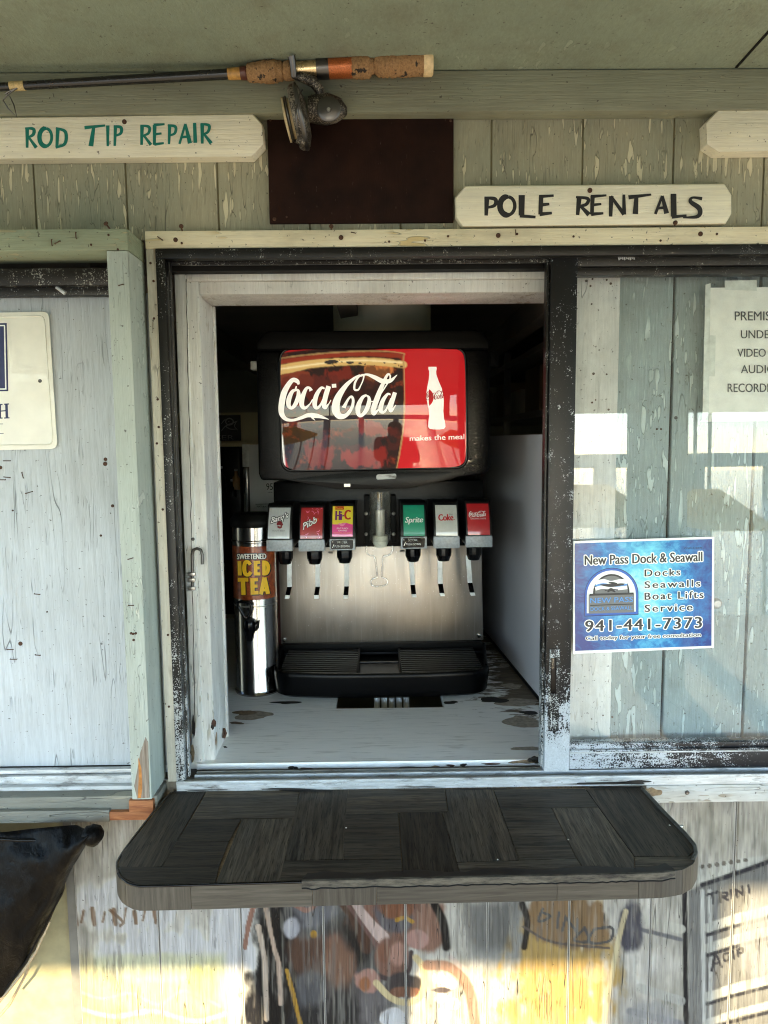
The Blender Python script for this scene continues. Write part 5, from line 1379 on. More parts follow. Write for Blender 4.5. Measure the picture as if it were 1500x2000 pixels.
def mkvalve(idx, lab, bar, kind):
    lx0, lx1, lz0, lz1 = rect(*lab, VY + .008); bx0, bx1, bz0, bz1 = rect(*bar, VY - .004)
    def yf(z):
        t = (z - bz1) / (lz1 - bz1); return VY + .030 * max(0, t) ** 1.8
    top = lz1 + .006
    zs = [bz1 + (top - bz1) * k / 8 for k in range(9)]
    prof_ = [(yf(z), z) for z in zs] + [(VY + .048, top + .004), (YPl - .002, top - .006), (YPl - .002, bz0 + .004), (VY + .006, bz0 + .004), (VY + .002, bz1)]
    xa_, xb_ = bx0 + .001, bx1 - .001
    body = MB().prism([Vector((xa_, y, z)) for y, z in prof_], [Vector((xb_, y, z)) for y, z in prof_]).build('dispensing_valve', M['valve'], MC, .0016)
    body['label'] = 'valve with %s' % {'silver': 'silver root beer label', 'pibb': 'red bubble label', 'hic_y': 'yellow and pink label and black WATER bar', 'sprite': 'green label and black SODA bar', 'dc': 'pale label with red letters', 'red': 'red label with white script'}[kind]
    def vm(px, py, i=0, lift=0.):
        p = PY(px, py, VY + .008); return Vector((p.x, yf(p.z) - .0006 - lift - i * .00022, p.z))
    l0, t0, l1, t1 = lab
    def strip(y0, y1, m, li=0., x0=l0, x1=l1):
        R = [[vm(x, y0 + (y1 - y0) * k / 8, 0, li) for x in (x0, x1)] for k in range(9)]
        return MB().grid(R).build('flavour_label', M['k_' + m], body, smooth=60)
    strip(t0, t1, kind)
    def tx(s, a, b, c_, d, m, bold=.02, slope=0., shear=0., li=1, halo=None, gr=.8):
        if halo: text(MB(), s, a, b, c_, d, vm, bold, slope, shear, li, grow=gr).build('lettering_halo', M['k_' + halo], body)
        text(MB(), s, a, b, c_, d, vm, bold, slope, shear, li + 1).build('lettering', M['k_' + m], body)
    st = lambda L, m, li=.0003: strokes(MB(), L, lambda x, y, i=0: vm(x, y, 0, li + i * LIFT)).build('label_art', M['k_' + m], body)
    if kind == 'silver':
        st([[(541, 1025, 3), (546, 1021.5, 8), (552, 1026, 4)], [(542, 1028, 3), (547, 1030, 4), (551, 1028, 3)]], 'dkred', .0002)
        tx("Barq's", 529, 1011, 562, 1026, 'white', .03, -.32, .2, 2, 'ink', 1.1)
        tx('ROOT BEER', 533, 1034.5, 557, 1037.5, 'grey', .03)
        st([[(526 + 6 * k, 996, .8), (526 + 6 * k, 1010, .8)] for k in range(7)] + [[(526 + 6 * k, 1040, .8), (526 + 6 * k, 1050, .8)] for k in range(7)], 'dc', .0002)
    elif kind == 'pibb':
        L = []
        r_ = random.Random(5)
        for k in range(15):
            x, y = r_.uniform(590, 626), r_.choice([r_.uniform(996, 1010), r_.uniform(1030, 1048)]); a_ = r_.uniform(0, 6)
            L.append([(x, y, .5), (x + 3 * math.cos(a_), y + 3 * math.sin(a_), 1.1), (x + 7 * math.cos(a_ + .5), y + 7 * math.sin(a_ + .5), .5)])
        st([[(max(588, min(629, p[0])), max(994, min(1050, p[1])), p[2]) for p in l] for l in L], 'pink', .0002)
        tx('Pibb', 592, 1022, 619, 1035, 'white', .03, -.55, 0, 2, 'ink', .7)
        tx('xtra', 612, 1016, 622, 1021, 'orange', .03, -.5)
    elif kind == 'hic_y':
        strip(1024, t1, 'hic_p', .00012)
        st([[(649, 1025, 3), (660, 1027, 4), (672, 1024, 6), (689, 1026, 3)]], 'hic_p', .00025); st([[(661, 1022, 1), (668, 1025, 5), (676, 1021, 1)]], 'pink', .0004)
        strip(990.4, 996.5, 'red', .00012, 654, 671); tx("Flashin'", 655, 992, 670, 995.5, 'yellow', .02)
        tx('Hi', 654.5, 999, 668, 1016, 'purple', .06, -.02, 0, 2); tx('C', 672, 997, 685, 1015, 'red', .06, 0, 0, 2); st([[(668.5, 1008, 2.5), (672, 1007.6, 2.5)]], 'purple')
        tx('FRUIT PUNCH', 658, 1030, 680, 1033, 'white', .03); tx('FLAVORED', 661, 1034.4, 678, 1037, 'white', .03); tx('contains no juice', 652, 1039, 687, 1041.5, 'yellow', .02)
    elif kind == 'sprite':
        tx('Sprite', 791.5, 1010, 826.5, 1024, 'white', .035, -.02, .22, 2, 'dkgreen' if 'k_dkgreen' in M else None)
    elif kind == 'dc':
        tx('Coke', 856, 1005, 886, 1017, 'red', .06, -.02, 0, 2); tx('diet', 877, 1003, 885, 1007, 'grey', .02); st([[(887.5, 1014.5, 1.6), (888.6, 1014.5, 1.6)]], 'red')
    else:
        def tv(x, y): return 916.5 + (x - 92) * .0445, 998.5 + (y - 295) * .040
        strokes(MB(), script_strokes(tv, .042), lambda x, y, i=0: vm(x, y, 0, .0003 + i * LIFT), True, 3).build('script_lettering', M['k_white'], body)
        tx('ORIGINAL TASTE', 919, 1012, 949, 1014.5, 'white', .03, -.02)
    # lever plate
    black = kind in ('hic_y', 'sprite')
    bar_o = MB().box(bx0, bx1, VY - .004, VY + .02, bz0, bz1 - .0008).build('button_bar', M['bar_grey'], body, .0022)
    x_0, y_0, x_1, y_1 = bar
    if black:
        ppoly(rr([(x_0 + 3, y_0 + 3), (x_1 - 4, y_0 + 2), (x_1 - 5, y_1 - 3), (x_0 + 3, y_1 - 2)], 3), VY - .0046, .0008).build('button_plate', M['gblack'], body)
        ym = lambda px, py, i=0: PY(px, py, VY - .0052)
        text(MB(), 'WATER' if kind == 'hic_y' else 'SODA', x_0 + 14, y_0 + 4.5, x_0 + (35 if kind == 'hic_y' else 32), y_0 + 9.5, ym, .03).build('lettering', M['k_white'], body)
        text(MB(), 'PUSH DOWN', x_0 + 10, y_0 + 13, x_0 + 39, y_0 + 17, ym, .03).build('lettering', M['k_white'], body)
        strokes(MB(), [[(x_0 + 6, y_0 + 18, 1.4), (x_0 + 9, y_0 + 11, 1.)], [(x_0 + 5, y_0 + 6, 2), (x_0 + 7, y_0 + 7, 1)]], lambda x, y, i=0: PY(x, y, VY - .0052)).build('arrow_mark', M['k_white'], body)
        MB().tube([PY(x_0 - 2, y_1 + 4, .60), PY(x_0 + 7, y_1 + 4, .60)], .0028, 6).build('push_tab', M['steel'], body)
    # nozzle
    nx = {0: 557, 1: 614.5, 2: 673, 3: 806.5, 4: 866.5, 5: 925.5}[idx]
    nc = PY(nx, y_1 + 1, VY + .052)
    MB().lathe([(.020, .002), (.0205, -.006), (.020, -.016), (.0165, -.024), (.0145, -.030), (.013, -.031), (.011, -.028)], nc, (0, 0, 1), 14).build('nozzle', M['gblack'], body, smooth=20)
    # lever
    L = LEV[idx]; YL = VY + .085
    P4 = [PY(L[0][0], L[0][1], YL), PY(L[1][0], L[1][1], YL), PY(L[2][0], L[2][1], YL - .018), PY(L[3][0], L[3][1], YL - .020)]
    w = .0062
    def bar3(a, b, name, m, w=w, t=.0022):
        MB().prism([a + Vector((-w, -t, 0)), a + Vector((w, -t, 0)), a + Vector((w, t, 0)), a + Vector((-w, t, 0))],
                   [b + Vector((-w, -t, 0)), b + Vector((w, -t, 0)), b + Vector((w, t, 0)), b + Vector((-w, t, 0))]).build(name, M[m], body, .0007)
    bar3(P4[0], P4[1], 'lever', 'white_pl'); bar3(P4[1] + Vector((0, -.001, 0)), P4[2], 'lever_grip', 'gblack'); bar3(P4[2], P4[3], 'lever_tip', 'white_pl', w * .98, .004)
    return body
for i, (l_, b_, k_) in enumerate(VV): mkvalve(i, l_, b_, k_)

# ice chute in the middle
def lz(px, py, Y): return PY(px, py, Y)
c0 = PY(742, 960, .575)
MB().lathe([(.030, 0), (.0315, -.07), (.031, -.128), (.024, -.134)], c0, (0, 0, 1), 20, closed=False).build('ice_chute', clear('scuffed_clear_plastic', (.94, .94, .9, 1), 1.5, .05, 1.8, .14), MC, smooth=50)
MB().lathe([(.0135, -.05), (.0125, -.128)], c0, (0, 0, 1), 16).build('inner_tube', plain('milky_tube', S(206, 206, 196), .25, 0., .1, 60), MC, smooth=50)
MB().lathe([(.021, -.119), (.021, -.138), (.016, -.150)], c0, (0, 0, 1), 16).build('chute_mouth', plain('cloudy_plastic', S(244, 244, 228), .3, 0., .1, 120), MC, smooth=40)
for sx2 in (-1, 1):
    B('chute_bracket', M['mblack_rough'], MC, c0.x + sx2 * .036 - .007, c0.x + sx2 * .036 + .007, .575, .64, PY(740, 1060, .58).z, PY(740, 968, .58).z, .002)
    for yy in (1003, 1043): 
        p = PY(742 + sx2 * 27, yy, .572); MB().lathe([(.005, 0), (.005, .004), (.002, .006)], p, (0, -1, 0), 10).build('bracket_pin', M['steel'], MC, smooth=40)
YWi = .565
wl = [(716, 1066), (715, 1072), (717, 1081), (724, 1085), (731, 1086), (733, 1092), (737, 1124), (737, 1128), (728, 1130), (723.5, 1136), (726, 1143), (734, 1145.5), (748, 1144.5), (756, 1141), (757.5, 1135), (754, 1130), (746.5, 1127.5), (745, 1123), (747, 1091), (749, 1086), (757, 1085), (764, 1081), (767, 1073), (766, 1066)]
MB().tube([PY(x, y, YWi) for x, y in wl], .0019, 7).build('wire_handle', M['chrome'], MC, smooth=60)

# ================================================================== iced tea urn
uc = PZ(502, 1372, ZC); UR = .0535
uc = Vector((0, .488, ZC))
UX = (PY(457, 1150, uc.y).x + PY(540, 1150, uc.y).x) / 2; uc.x = UX
zt_ = PY(495, 1022, uc.y).z - ZC
UR = (PY(540, 1150, uc.y).x - PY(457, 1150, uc.y).x) / 2
URN = thing('tea_urn', 'tall narrow stainless iced tea urn with black lid and tap beside the dispenser', 'tea urn', tuple(uc))
zrim = PY(495, 1053, uc.y).z - ZC
MB().lathe([(UR + .003, 0), (UR + .004, .004), (UR + .001, .008), (UR, .010), (UR, zrim - .004), (UR + .0025, zrim - .002), (UR + .0025, zrim + .001), (UR, zrim + .003), (UR - .001, zt_)], uc, (0, 0, 1), 56).build('urn_body', M['urn'], URN, smooth=40)
MB().lathe([(UR + .002, zt_ - .006), (UR + .004, zt_), (UR + .004, zt_ + .012), (UR - .006, zt_ + .026), (.01, zt_ + .028)], uc, (0, 0, 1), 40).build('urn_lid', M['mblack_rough'], URN, smooth=40)
MB().lathe([(UR + .0005, .232), (UR + .0007, .234), (UR + .0005, .236)], uc, (0, 0, 1), 48, closed=False).build('weld_ring', M['steel'], URN, smooth=60)
def cyl(px, py, lift=.0):
    d = ray(px, py); o = CAMPOS - uc; R = UR + .0006 + lift
    A = d.x ** 2 + d.y ** 2; Bq = o.x * d.x + o.y * d.y; Cq = o.x ** 2 + o.y ** 2 - R * R
    disc = Bq * Bq - A * Cq
    t = (-Bq - math.sqrt(max(disc, 0))) / A
    return CAMPOS + d * t
zl1, zl0 = PY(498, 1068, uc.y - UR).z, PY(498, 1172, uc.y - UR).z
rows = [[Vector((uc.x + (UR + .0005) * math.sin(t), uc.y - (UR + .0005) * math.cos(t), zl1 + (zl0 - zl1) * k / 3)) for t in np.linspace(-1.35, 1.35, 30)] for k in range(4)]
tl = NT('amber_tea_label'); n1 = tl.noise(tl.pos, 55, 5, .7); n2 = tl.vor(tl.pos, 120)
tc = tl.mix(tl.mr(n1, .35, .65), (.14, .015, .006, 1), (.42, .09, .018, 1)); tc = tl.mix(tl.mr(n2, .0, .22, .5, 0), tc, (.60, .26, .10, 1))
tl.fin(tc, .35, 0., None, Coat_Weight=.5)
MB().grid(rows).build('tea_label', tl.m, URN, smooth=60)
TEA = {'SWEETENED': None,
       'ICED': [[(467.5, 1096, 7.5), (468.5, 1124, 7.5)], [(489, 1103, 7), (485, 1098, 7), (479, 1099, 7.5), (477, 1110, 8), (479.5, 1121, 7.5), (486, 1122, 7), (490, 1117, 7)],
                [(499, 1095.5, 7), (499.5, 1124, 7)], [(497, 1098.5, 6), (508, 1098.2, 6)], [(497, 1109.5, 5.5), (507, 1109.2, 5.5)], [(497, 1121, 6), (508.5, 1120.8, 6)],
                [(515.5, 1095, 7), (515.5, 1123.5, 7)], [(514, 1098, 6.5), (521, 1100, 7), (524, 1109, 7.5), (521, 1119, 7), (514, 1121, 6.5)]],
       'TEA': [[(464.5, 1132.5, 7.5), (485, 1132, 7.5)], [(474.5, 1131, 8.5), (475.5, 1162, 8.5)], [(493, 1129, 8), (493.5, 1161.5, 8)], [(491, 1132.5, 6.5), (504, 1132, 6.5)], [(491, 1145, 6), (503, 1144.5, 6)], [(491, 1158, 7), (505, 1157.5, 7)],
               [(516.5, 1128, 8), (509.5, 1161, 7.5)], [(516.5, 1128, 8), (523.5, 1160, 8)], [(511, 1152.5, 5.5), (522, 1152, 5.5)]]}
for w_, L in TEA.items():
    if L is None:
        text(MB(), w_, 462.5, 1082, 520, 1092.5, lambda x, y, i=0: cyl(x, y, .0005 + i * .0003), .05, -.015, grow=1.2).build('lettering_shadow', M['k_ink'], URN)
        text(MB(), w_, 462.5, 1082, 520, 1092.5, lambda x, y, i=0: cyl(x, y, .0016 + i * .0003), .05, -.015).build('lettering', M['k_tea_w'], URN)
    else:
        strokes(MB(), [[(x + .9, y + .9, w + 2.6) for x, y, w in st] for st in L], lambda x, y, i=0: cyl(x, y, .0005 + i * .00004)).build('lettering_shadow', M['k_ink'], URN)
        strokes(MB(), L, lambda x, y, i=0: cyl(x, y, .0022 + i * .00005)).build('lettering', M['k_yellow'], URN)
# tap
tp = PY(487, 1225, uc.y - UR - .02)
tap = MB().tube([uc + Vector((-.006, -UR + .004, tp.z - ZC + .01)), Vector((tp.x, tp.y, tp.z + .01))], .011, 12)
tap.lathe([(.013, .018), (.0155, .012), (.0155, -.004), (.012, -.012), (.0075, -.034), (.006, -.034)], tp, (0, 0, 1), 16)
tap_o = tap.build('tap', M['gblack'], URN, smooth=40)
hp = [PY(x, y, tp.y - .004) for x, y in ((478, 1206), (466, 1186), (464, 1178), (470, 1175), (486, 1176), (491, 1182), (490, 1196), (483, 1207))]
MB().tube(hp + [hp[0]], .0042, 8, False).build('tap_handle', M['gblack'], tap_o, smooth=60)
MB().tube([PY(x, y, tp.y - .006) for x, y in ((492, 1222), (500, 1218), (505, 1212), (503, 1226), (494, 1236))], .0036, 8).build('tap_wing', M['gblack'], tap_o, smooth=60)

# ================================================================== things inside the shop
ct = PY(747, 640, .62)
cr2 = (PY(848, 630, .62).x - PY(645, 630, .62).x) / 2
TUBC = thing('cream_bucket', 'cream round container standing on top of the black dispenser', 'container', (ct.x, .62 + cr2, PY(747, 646, .5).z - .02))
zb2 = PY(747, 646, .5).z - .02
MB().lathe([(cr2 * .96, 0), (cr2, .01), (cr2, .26), (cr2 * 1.03, .265), (cr2 * 1.03, .285), (cr2 * .9, .285)], (ct.x, .62 + cr2, zb2), (0, 0, 1), 48).build('bucket_wall', M['cream_pl'], TUBC, smooth=40)

YB = 1.75
x0, x1, z0, z1 = rect(405, 872, 545, 990, YB)
BAN = thing('team_banner', 'black banner with pirate flag emblem and outlined letters on the back wall', 'banner', tuple(PY(440, 862, YB)))
pbox('backing', plain('banner_black', (.010, .009, .009, 1), .6), BAN, 380, 811, 470, 861, YB, .006)
cream_w = plain('interior_cream_wall', S(206, 196, 164), .7, 0., .1, 4)
o = pbox('partition_wall', cream_w, None, 300, 806, 560, 866, YB + .03, .03); tag(o, 'cream painted partition strip behind the tea urn', 'partition')
o = pbox('wall_shelf', cream_w, None, 300, 864, 545, 873, YB - .03, .09, .002); tag(o, 'cream painted shelf board below the pirate banner', 'shelf')
text(MB(), 'SER', 422, 850, 457, 859, yplane(YB - .001), .01).build('lettering', M['k_grey'], BAN)
E1 = [[(432, 842, 1.5), (441, 832, 2.), (455, 826, 2.2), (464, 822, 1.)], [(441, 820, 2), (448, 817, 2.4), (455, 821, 2), (454, 828, 2), (446, 830, 2), (441, 825, 2), (442, 819, 2)], [(441, 833, 2), (450, 838, 2), (462, 838, 1)], [(462, 823, 1.5), (458, 832, 1.5), (464, 840, 1.)], [(432, 828, 1), (437, 822, 1.6), (440, 819, 1)], [(446, 823, 1.5), (448, 824, 1.5)]]
strokes(MB(), E1, yplane(YB - .001)).build('emblem', M['k_grey'], BAN)

YX = 1.35
FR = thing('beer_carton', 'pale beer carton with small printed numerals behind the tea urn', 'carton', tuple(PY(512, 995, YX)))
pbox('carton', plain('pale_carton', S(232, 230, 228), .5, 0., .05, 10), FR, 487, 868, 600, 1000, YX, .3, .003)
text(MB(), '95', 520, 944, 533, 957, yplane(YX - .001), .0).build('lettering', M['k_ink'], FR)
text(MB(), 'calories', 523, 960, 532, 962.5, yplane(YX - .001), .0).build('lettering', M['k_ink'], FR)
pbox('brand_strip', M['white_pl'], FR, 499, 985, 538, 993, YX - .0015, .001)
pbox('strip_rule', M['k_ink'], FR, 499, 984, 538, 985, YX - .002, .001)
text(MB(), 'NATURAL LIGHT', 502, 987.5, 535, 991, yplane(YX - .0025), .02).build('lettering', M['k_ink'], FR)
CAB = thing('drinks_cooler', 'dark upright cooler with pale door edge behind the tea urn lid', 'cooler', tuple(PY(450, 1000, 1.5)))
pbox('cabinet', M['mblack'], CAB, 410, 873, 472, 1200, 1.5, .3, .004)
pbox('door_edge', M['white_pl'], CAB, 473, 868, 486, 912, 1.46, .04, .002)
pbox('door_gasket', M['urn'], CAB, 476, 914, 484, 1000, 1.47, .03, .002)
pbox('door_trim', M['dark_steel'], CAB, 484.5, 914, 487, 1000, 1.468, .03, .001)
rnd = random.Random(9)
gold_f = plain('amber_bottle_glass', (.18, .09, .03, 1), .2)
for k, (x, y, h, r, m) in enumerate(((418, 905, 40, .018, 'gb'), (432, 915, 46, .02, 'gb'), (462, 920, 36, .015, 'am'), (455, 940, 30, .016, 'gb'), (425, 975, 36, .03, 'gb'))):
    p = PY(x, y + h, 1.40); hh = h * (1.4 + DIST) / FPX
    t_ = thing('bottle', ['slim dark bottle nearest the white jamb in the dim interior', 'taller dark bottle second from the white jamb', 'amber bottle standing beside the cooler door edge', 'short dark bottle below the amber one', 'squat dark jar just above the tea urn lid'][k], 'bottle', tuple(p), 'bottles in the dim interior')
    MB().lathe([(r, 0), (r, hh * .6), (r * .45, hh * .78), (r * .4, hh)], p, (0, 0, 1), 14).build('glass_body', gold_f if m == 'am' else M['gblack'], t_, smooth=40)
    MB().lathe([(r * .46, hh), (r * .46, hh + .008)], p, (0, 0, 1), 12).build('cap', M['steel'], t_)
# dim shelf on the right, above the divider
RS = thing('wall_rack', 'dim wooden rack high on the right behind the dispenser', 'rack', (.9, 1.5, 1.5))
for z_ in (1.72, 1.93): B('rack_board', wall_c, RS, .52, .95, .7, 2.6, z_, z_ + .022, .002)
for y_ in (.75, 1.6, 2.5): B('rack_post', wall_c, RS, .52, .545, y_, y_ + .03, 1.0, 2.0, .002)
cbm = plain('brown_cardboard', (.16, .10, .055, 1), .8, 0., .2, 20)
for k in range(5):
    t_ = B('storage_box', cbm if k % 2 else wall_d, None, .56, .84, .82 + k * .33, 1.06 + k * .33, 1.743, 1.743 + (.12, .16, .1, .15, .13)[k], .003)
    tag(t_, ['low dim box at the near end of the rack', 'taller brown box second along the rack', 'lowest dim box in the middle of the rack', 'brown box fourth along the rack', 'dim box at the far end of the rack'][k], 'box', 'boxes on the dim rack')

# ================================================================== black cover hanging at lower left
BC = thing('black_cover', 'crumpled black plastic cover with a knotted corner hanging at the lower left', 'cover', tuple(PY(80, 1900, -.12)))
bmt = NT('black_plastic_film'); n1 = bmt.noise(bmt.pos, 22, 5, .6, .8); n2 = bmt.noise(bmt.vmul(bmt.pos, (70, 70, 24)), 1, 5, .7, 1.6)
BM = bmt.fin((.0014, .0014, .0016, 1), bmt.mr(n1, .3, .7, .25, .5), 0., bmt.bump(bmt.ma('ADD', n1, bmt.ma('MULTIPLY', n2, .8)), .7, .004), Specular_IOR_Level=.09)
top_e = [(-400, 1640), (-200, 1634), (0, 1626), (60, 1619), (110, 1614), (150, 1611), (172, 1622)]
low_e = [(-400, 2080), (-200, 2060), (-5, 1955), (45, 1895), (95, 1800), (140, 1700), (172, 1645)]
rows = []
NR = 26
def lerp_poly(p, t):
    k = min(int(t * (len(p) - 1)), len(p) - 2); f = t * (len(p) - 1) - k
    return p[k][0] * (1 - f) + p[k + 1][0] * f, p[k][1] * (1 - f) + p[k + 1][1] * f
NC = 46
for j in range(NR + 1):
    v = j / NR; r = []
    for i in range(NC + 1):
        u = i / NC
        a, b = lerp_poly(top_e, u), lerp_poly(low_e, u)
        x, y = a[0] * (1 - v) + b[0] * v, a[1] * (1 - v) + b[1] * v
        n_ = float(fbm(np.array([x / 40]), np.array([y / 60]))[0]); n2_ = float(fbm(np.array([x / 14 + y / 20]), np.array([y / 70 - x / 60]))[0])
        Y = -.10 - .03 * math.sin(v * math.pi) + (n_ - .5) * .02 + (n2_ - .5) * .016 * (.15 + v * v)
        if j == NR: x += (n2_ - .5) * 22; y += (n_ - .5) * 26
        r.append(PY(x, y, min(Y, -.035)))
    rows.append(r)
cov = MB().grid(rows).build('film_sheet', BM, BC, smooth=180)
sol = cov.modifiers.new('thickness', 'SOLIDIFY'); sol.thickness = .0015
kn = PY(180, 1632, -.11)
MB().lathe([(.004, -.020), (.014, -.016), (.0185, -.004), (.018, .008), (.010, .017), (.003, .019)], kn, (.35, -.5, .6), 18).build('knot', BM, BC, smooth=80, wob=.0016)
MB().tube([PY(x, y, -.105) for x, y in ((-60, 1634), (40, 1641), (100, 1640), (150, 1634), (176, 1632))], .0035, 7).build('hem_cord', M['gblack'], BC, smooth=60)
for k, pts in enumerate((((-5, 1962), (40, 1905), (70, 1860), (98, 1800)), ((-5, 1990), (20, 1960), (52, 1900), (60, 1870)), ((10, 1935), (50, 1880), (85, 1815), (120, 1745)))):
    MB().tube([PY(x, y, -.13 + .01 * k) for x, y in pts], [.0025, .003, .0025, .0015], 6).build('frayed_strap', plain('tan_strap', (.30, .22, .13, 1), .6, 0., .3, 100) if k < 2 else BM, BC, smooth=60)

# ================================================================== the place behind the camera (seen in the glass)
woodm = plain('dock_timber', (.20, .15, .10, 1), .8, 0., .3, 9)
# eave beam, with an added notch letting a sun patch onto the wall
EV = thing('eave_beam', 'long timber eave beam carrying the outer edge of the porch roof', 'beam', (0, EAVE_Y, 2.0))
B('beam', woodm, EV, -3.2, 1.28, EAVE_Y, EAVE_Y + .09, EAVE_Z, CEIL - .001, .004)
B('beam_sun_notch', woodm, EV, 1.281, 1.42, EAVE_Y, EAVE_Y + .09, EAVE_Z + .16, CEIL - .001, .004)
B('added_shade_board', woodm, EV, 1.04, 1.27, EAVE_Y + .092, EAVE_Y + .12, EAVE_Z - .24, EAVE_Z + .1, .002)  # unseen board added to shade the right part of the lower wall
B('beam_end', woodm, EV, 1.421, 3.2, EAVE_Y, EAVE_Y + .09, EAVE_Z, CEIL - .001, .004)
for k, (x, hw, lb) in enumerate(((2.03, .17, 'broad porch post reflected in the closed glass'), (-2.5, .06, 'slim porch post at the left end of the eave beam'))):
    t_ = B('porch_post', woodm, None, x - hw, x + hw, EAVE_Y - .01, EAVE_Y + .11, .0, EAVE_Z - .001, .004); tag(t_, lb, 'post', 'posts holding up the eave beam')
yt_ = NT('yellow_canvas')
d1 = yt_.n('BsdfDiffuse'); d1.inputs[0].default_value = (.85, .52, .05, 1); d2 = yt_.n('BsdfTranslucent'); d2.inputs[0].default_value = (1, .76, .12, 1)
m_ = yt_.n('MixShader'); m_.inputs[0].default_value = .8; yt_.l(d1.outputs[0], m_.inputs[1]); yt_.l(d2.outputs[0], m_.inputs[2]); yt_.l(m_.outputs[0], yt_.out.inputs[0])
yel = yt_.m
for k, (x, y, w, z) in enumerate(((3.45, -10.5, 1.5, .82), (-4.2, -10.5, 3.2, 1.05), (5.6, -10.8, .9, .72))):
    t_ = thing('canopy_tent', ['yellow canvas canopy moored by the right post', 'wide yellow canvas canopy on the left of the dock', 'small yellow canvas canopy at the far right'][k], 'canopy', (x, y, -2.4), 'yellow canopies on the moored boats')
    e = .5
    V_ = [(x - w / 2, y - 1.2, z), (x + w / 2, y - 1.2, z), (x + w / 2, y + 1.2, z), (x - w / 2, y + 1.2, z), (x - w / 4, y, z + e), (x + w / 4, y, z + e)]
    MB().add(V_, [(0, 1, 5, 4), (1, 2, 5), (2, 3, 4, 5), (3, 0, 4)]).box(x - w / 2, x + w / 2, y - 1.2, y + 1.2, z - .12, z - .001).build('canvas', yel, t_)
    for sx2 in (-1, 1):
        for sy2 in (-1, 1): MB().tube([(x + sx2 * w * .47, y + sy2 * 1.1, -2.2), (x + sx2 * w * .47, y + sy2 * 1.1, z - .1)], .03, 6).build('leg', M['steel'], t_)
    MB().prism([Vector((x + a * w * .7, y + b, -2.5)) for a, b in ((-.8, -1.), (.7, -1.), (1.1, 0), (.7, 1.), (-.8, 1.))], [Vector((x + a * w * .75, y + b * 1.1, -1.7)) for a, b in ((-.8, -1.), (.75, -1.), (1.2, 0), (.75, 1.), (-.8, 1.))]).build('hull', M['white_pl'], t_)
BR = thing('harbour_bridge', 'long pale concrete road bridge across the water behind the photographer', 'bridge', (0, -120, -2.4))
conc = plain('pale_concrete', (.42, .41, .38, 1), .8, 0., .1, .2)
B('deck', conc, BR, -300, 300, -126, -118, 1.6, 3.2)
B('parapet', conc, BR, -300, 300, -118.2, -117.9, 3.2, 3.9)
for k in range(40): B('pier', conc, BR, -292 + 15 * k, -290 + 15 * k, -125, -119, -2.6, 1.6)
for k in range(10): MB().tube([(-270 + 60 * k, -121, 3.2), (-270 + 60 * k, -121, 10.5)], .12, 5).build('lamp_mast', M['dark_steel'], BR)
for k, (x, h) in enumerate(((3.1, 2.4), (5.2, 2.0), (-3.4, 2.2))):
    t_ = MB().lathe([(.11, -2.6), (.11, h), (.09, h + .02)], (x, -7.2 - k * .4, 0), (0, 0, 1), 12).build('mooring_pile', woodm, None, smooth=40)
    tag(t_, ['tall mooring pile right of the porch post', 'shorter mooring pile farthest right', 'mooring pile on the left side of the dock'][k], 'pile', 'mooring piles beyond the rail')

for k, (x, y, h) in enumerate(((5.75, -11.6, 3.3), (6.2, -12.0, 4.6), (3.05, -13.5, 2.9), (-2.2, -12.5, 4.0))):
    t_ = thing('signal_pole', ['slim pole with a crossbar right of the broad porch post', 'taller slim pole beside the crossbar pole', 'low slim pole left of the broad porch post', 'slim pole on the left of the dock'][k], 'pole', (x, y, -2.6), 'slim poles in the harbour')
    MB().tube([(x, y, -2.6), (x, y, h)], .035, 6).build('mast', M['dark_steel'], t_)
    MB().tube([(x - .1, y, h - .5), (x + (1.6 if k == 0 else .5), y, h - .5)], .02, 5).build('crossbar', M['dark_steel'], t_)
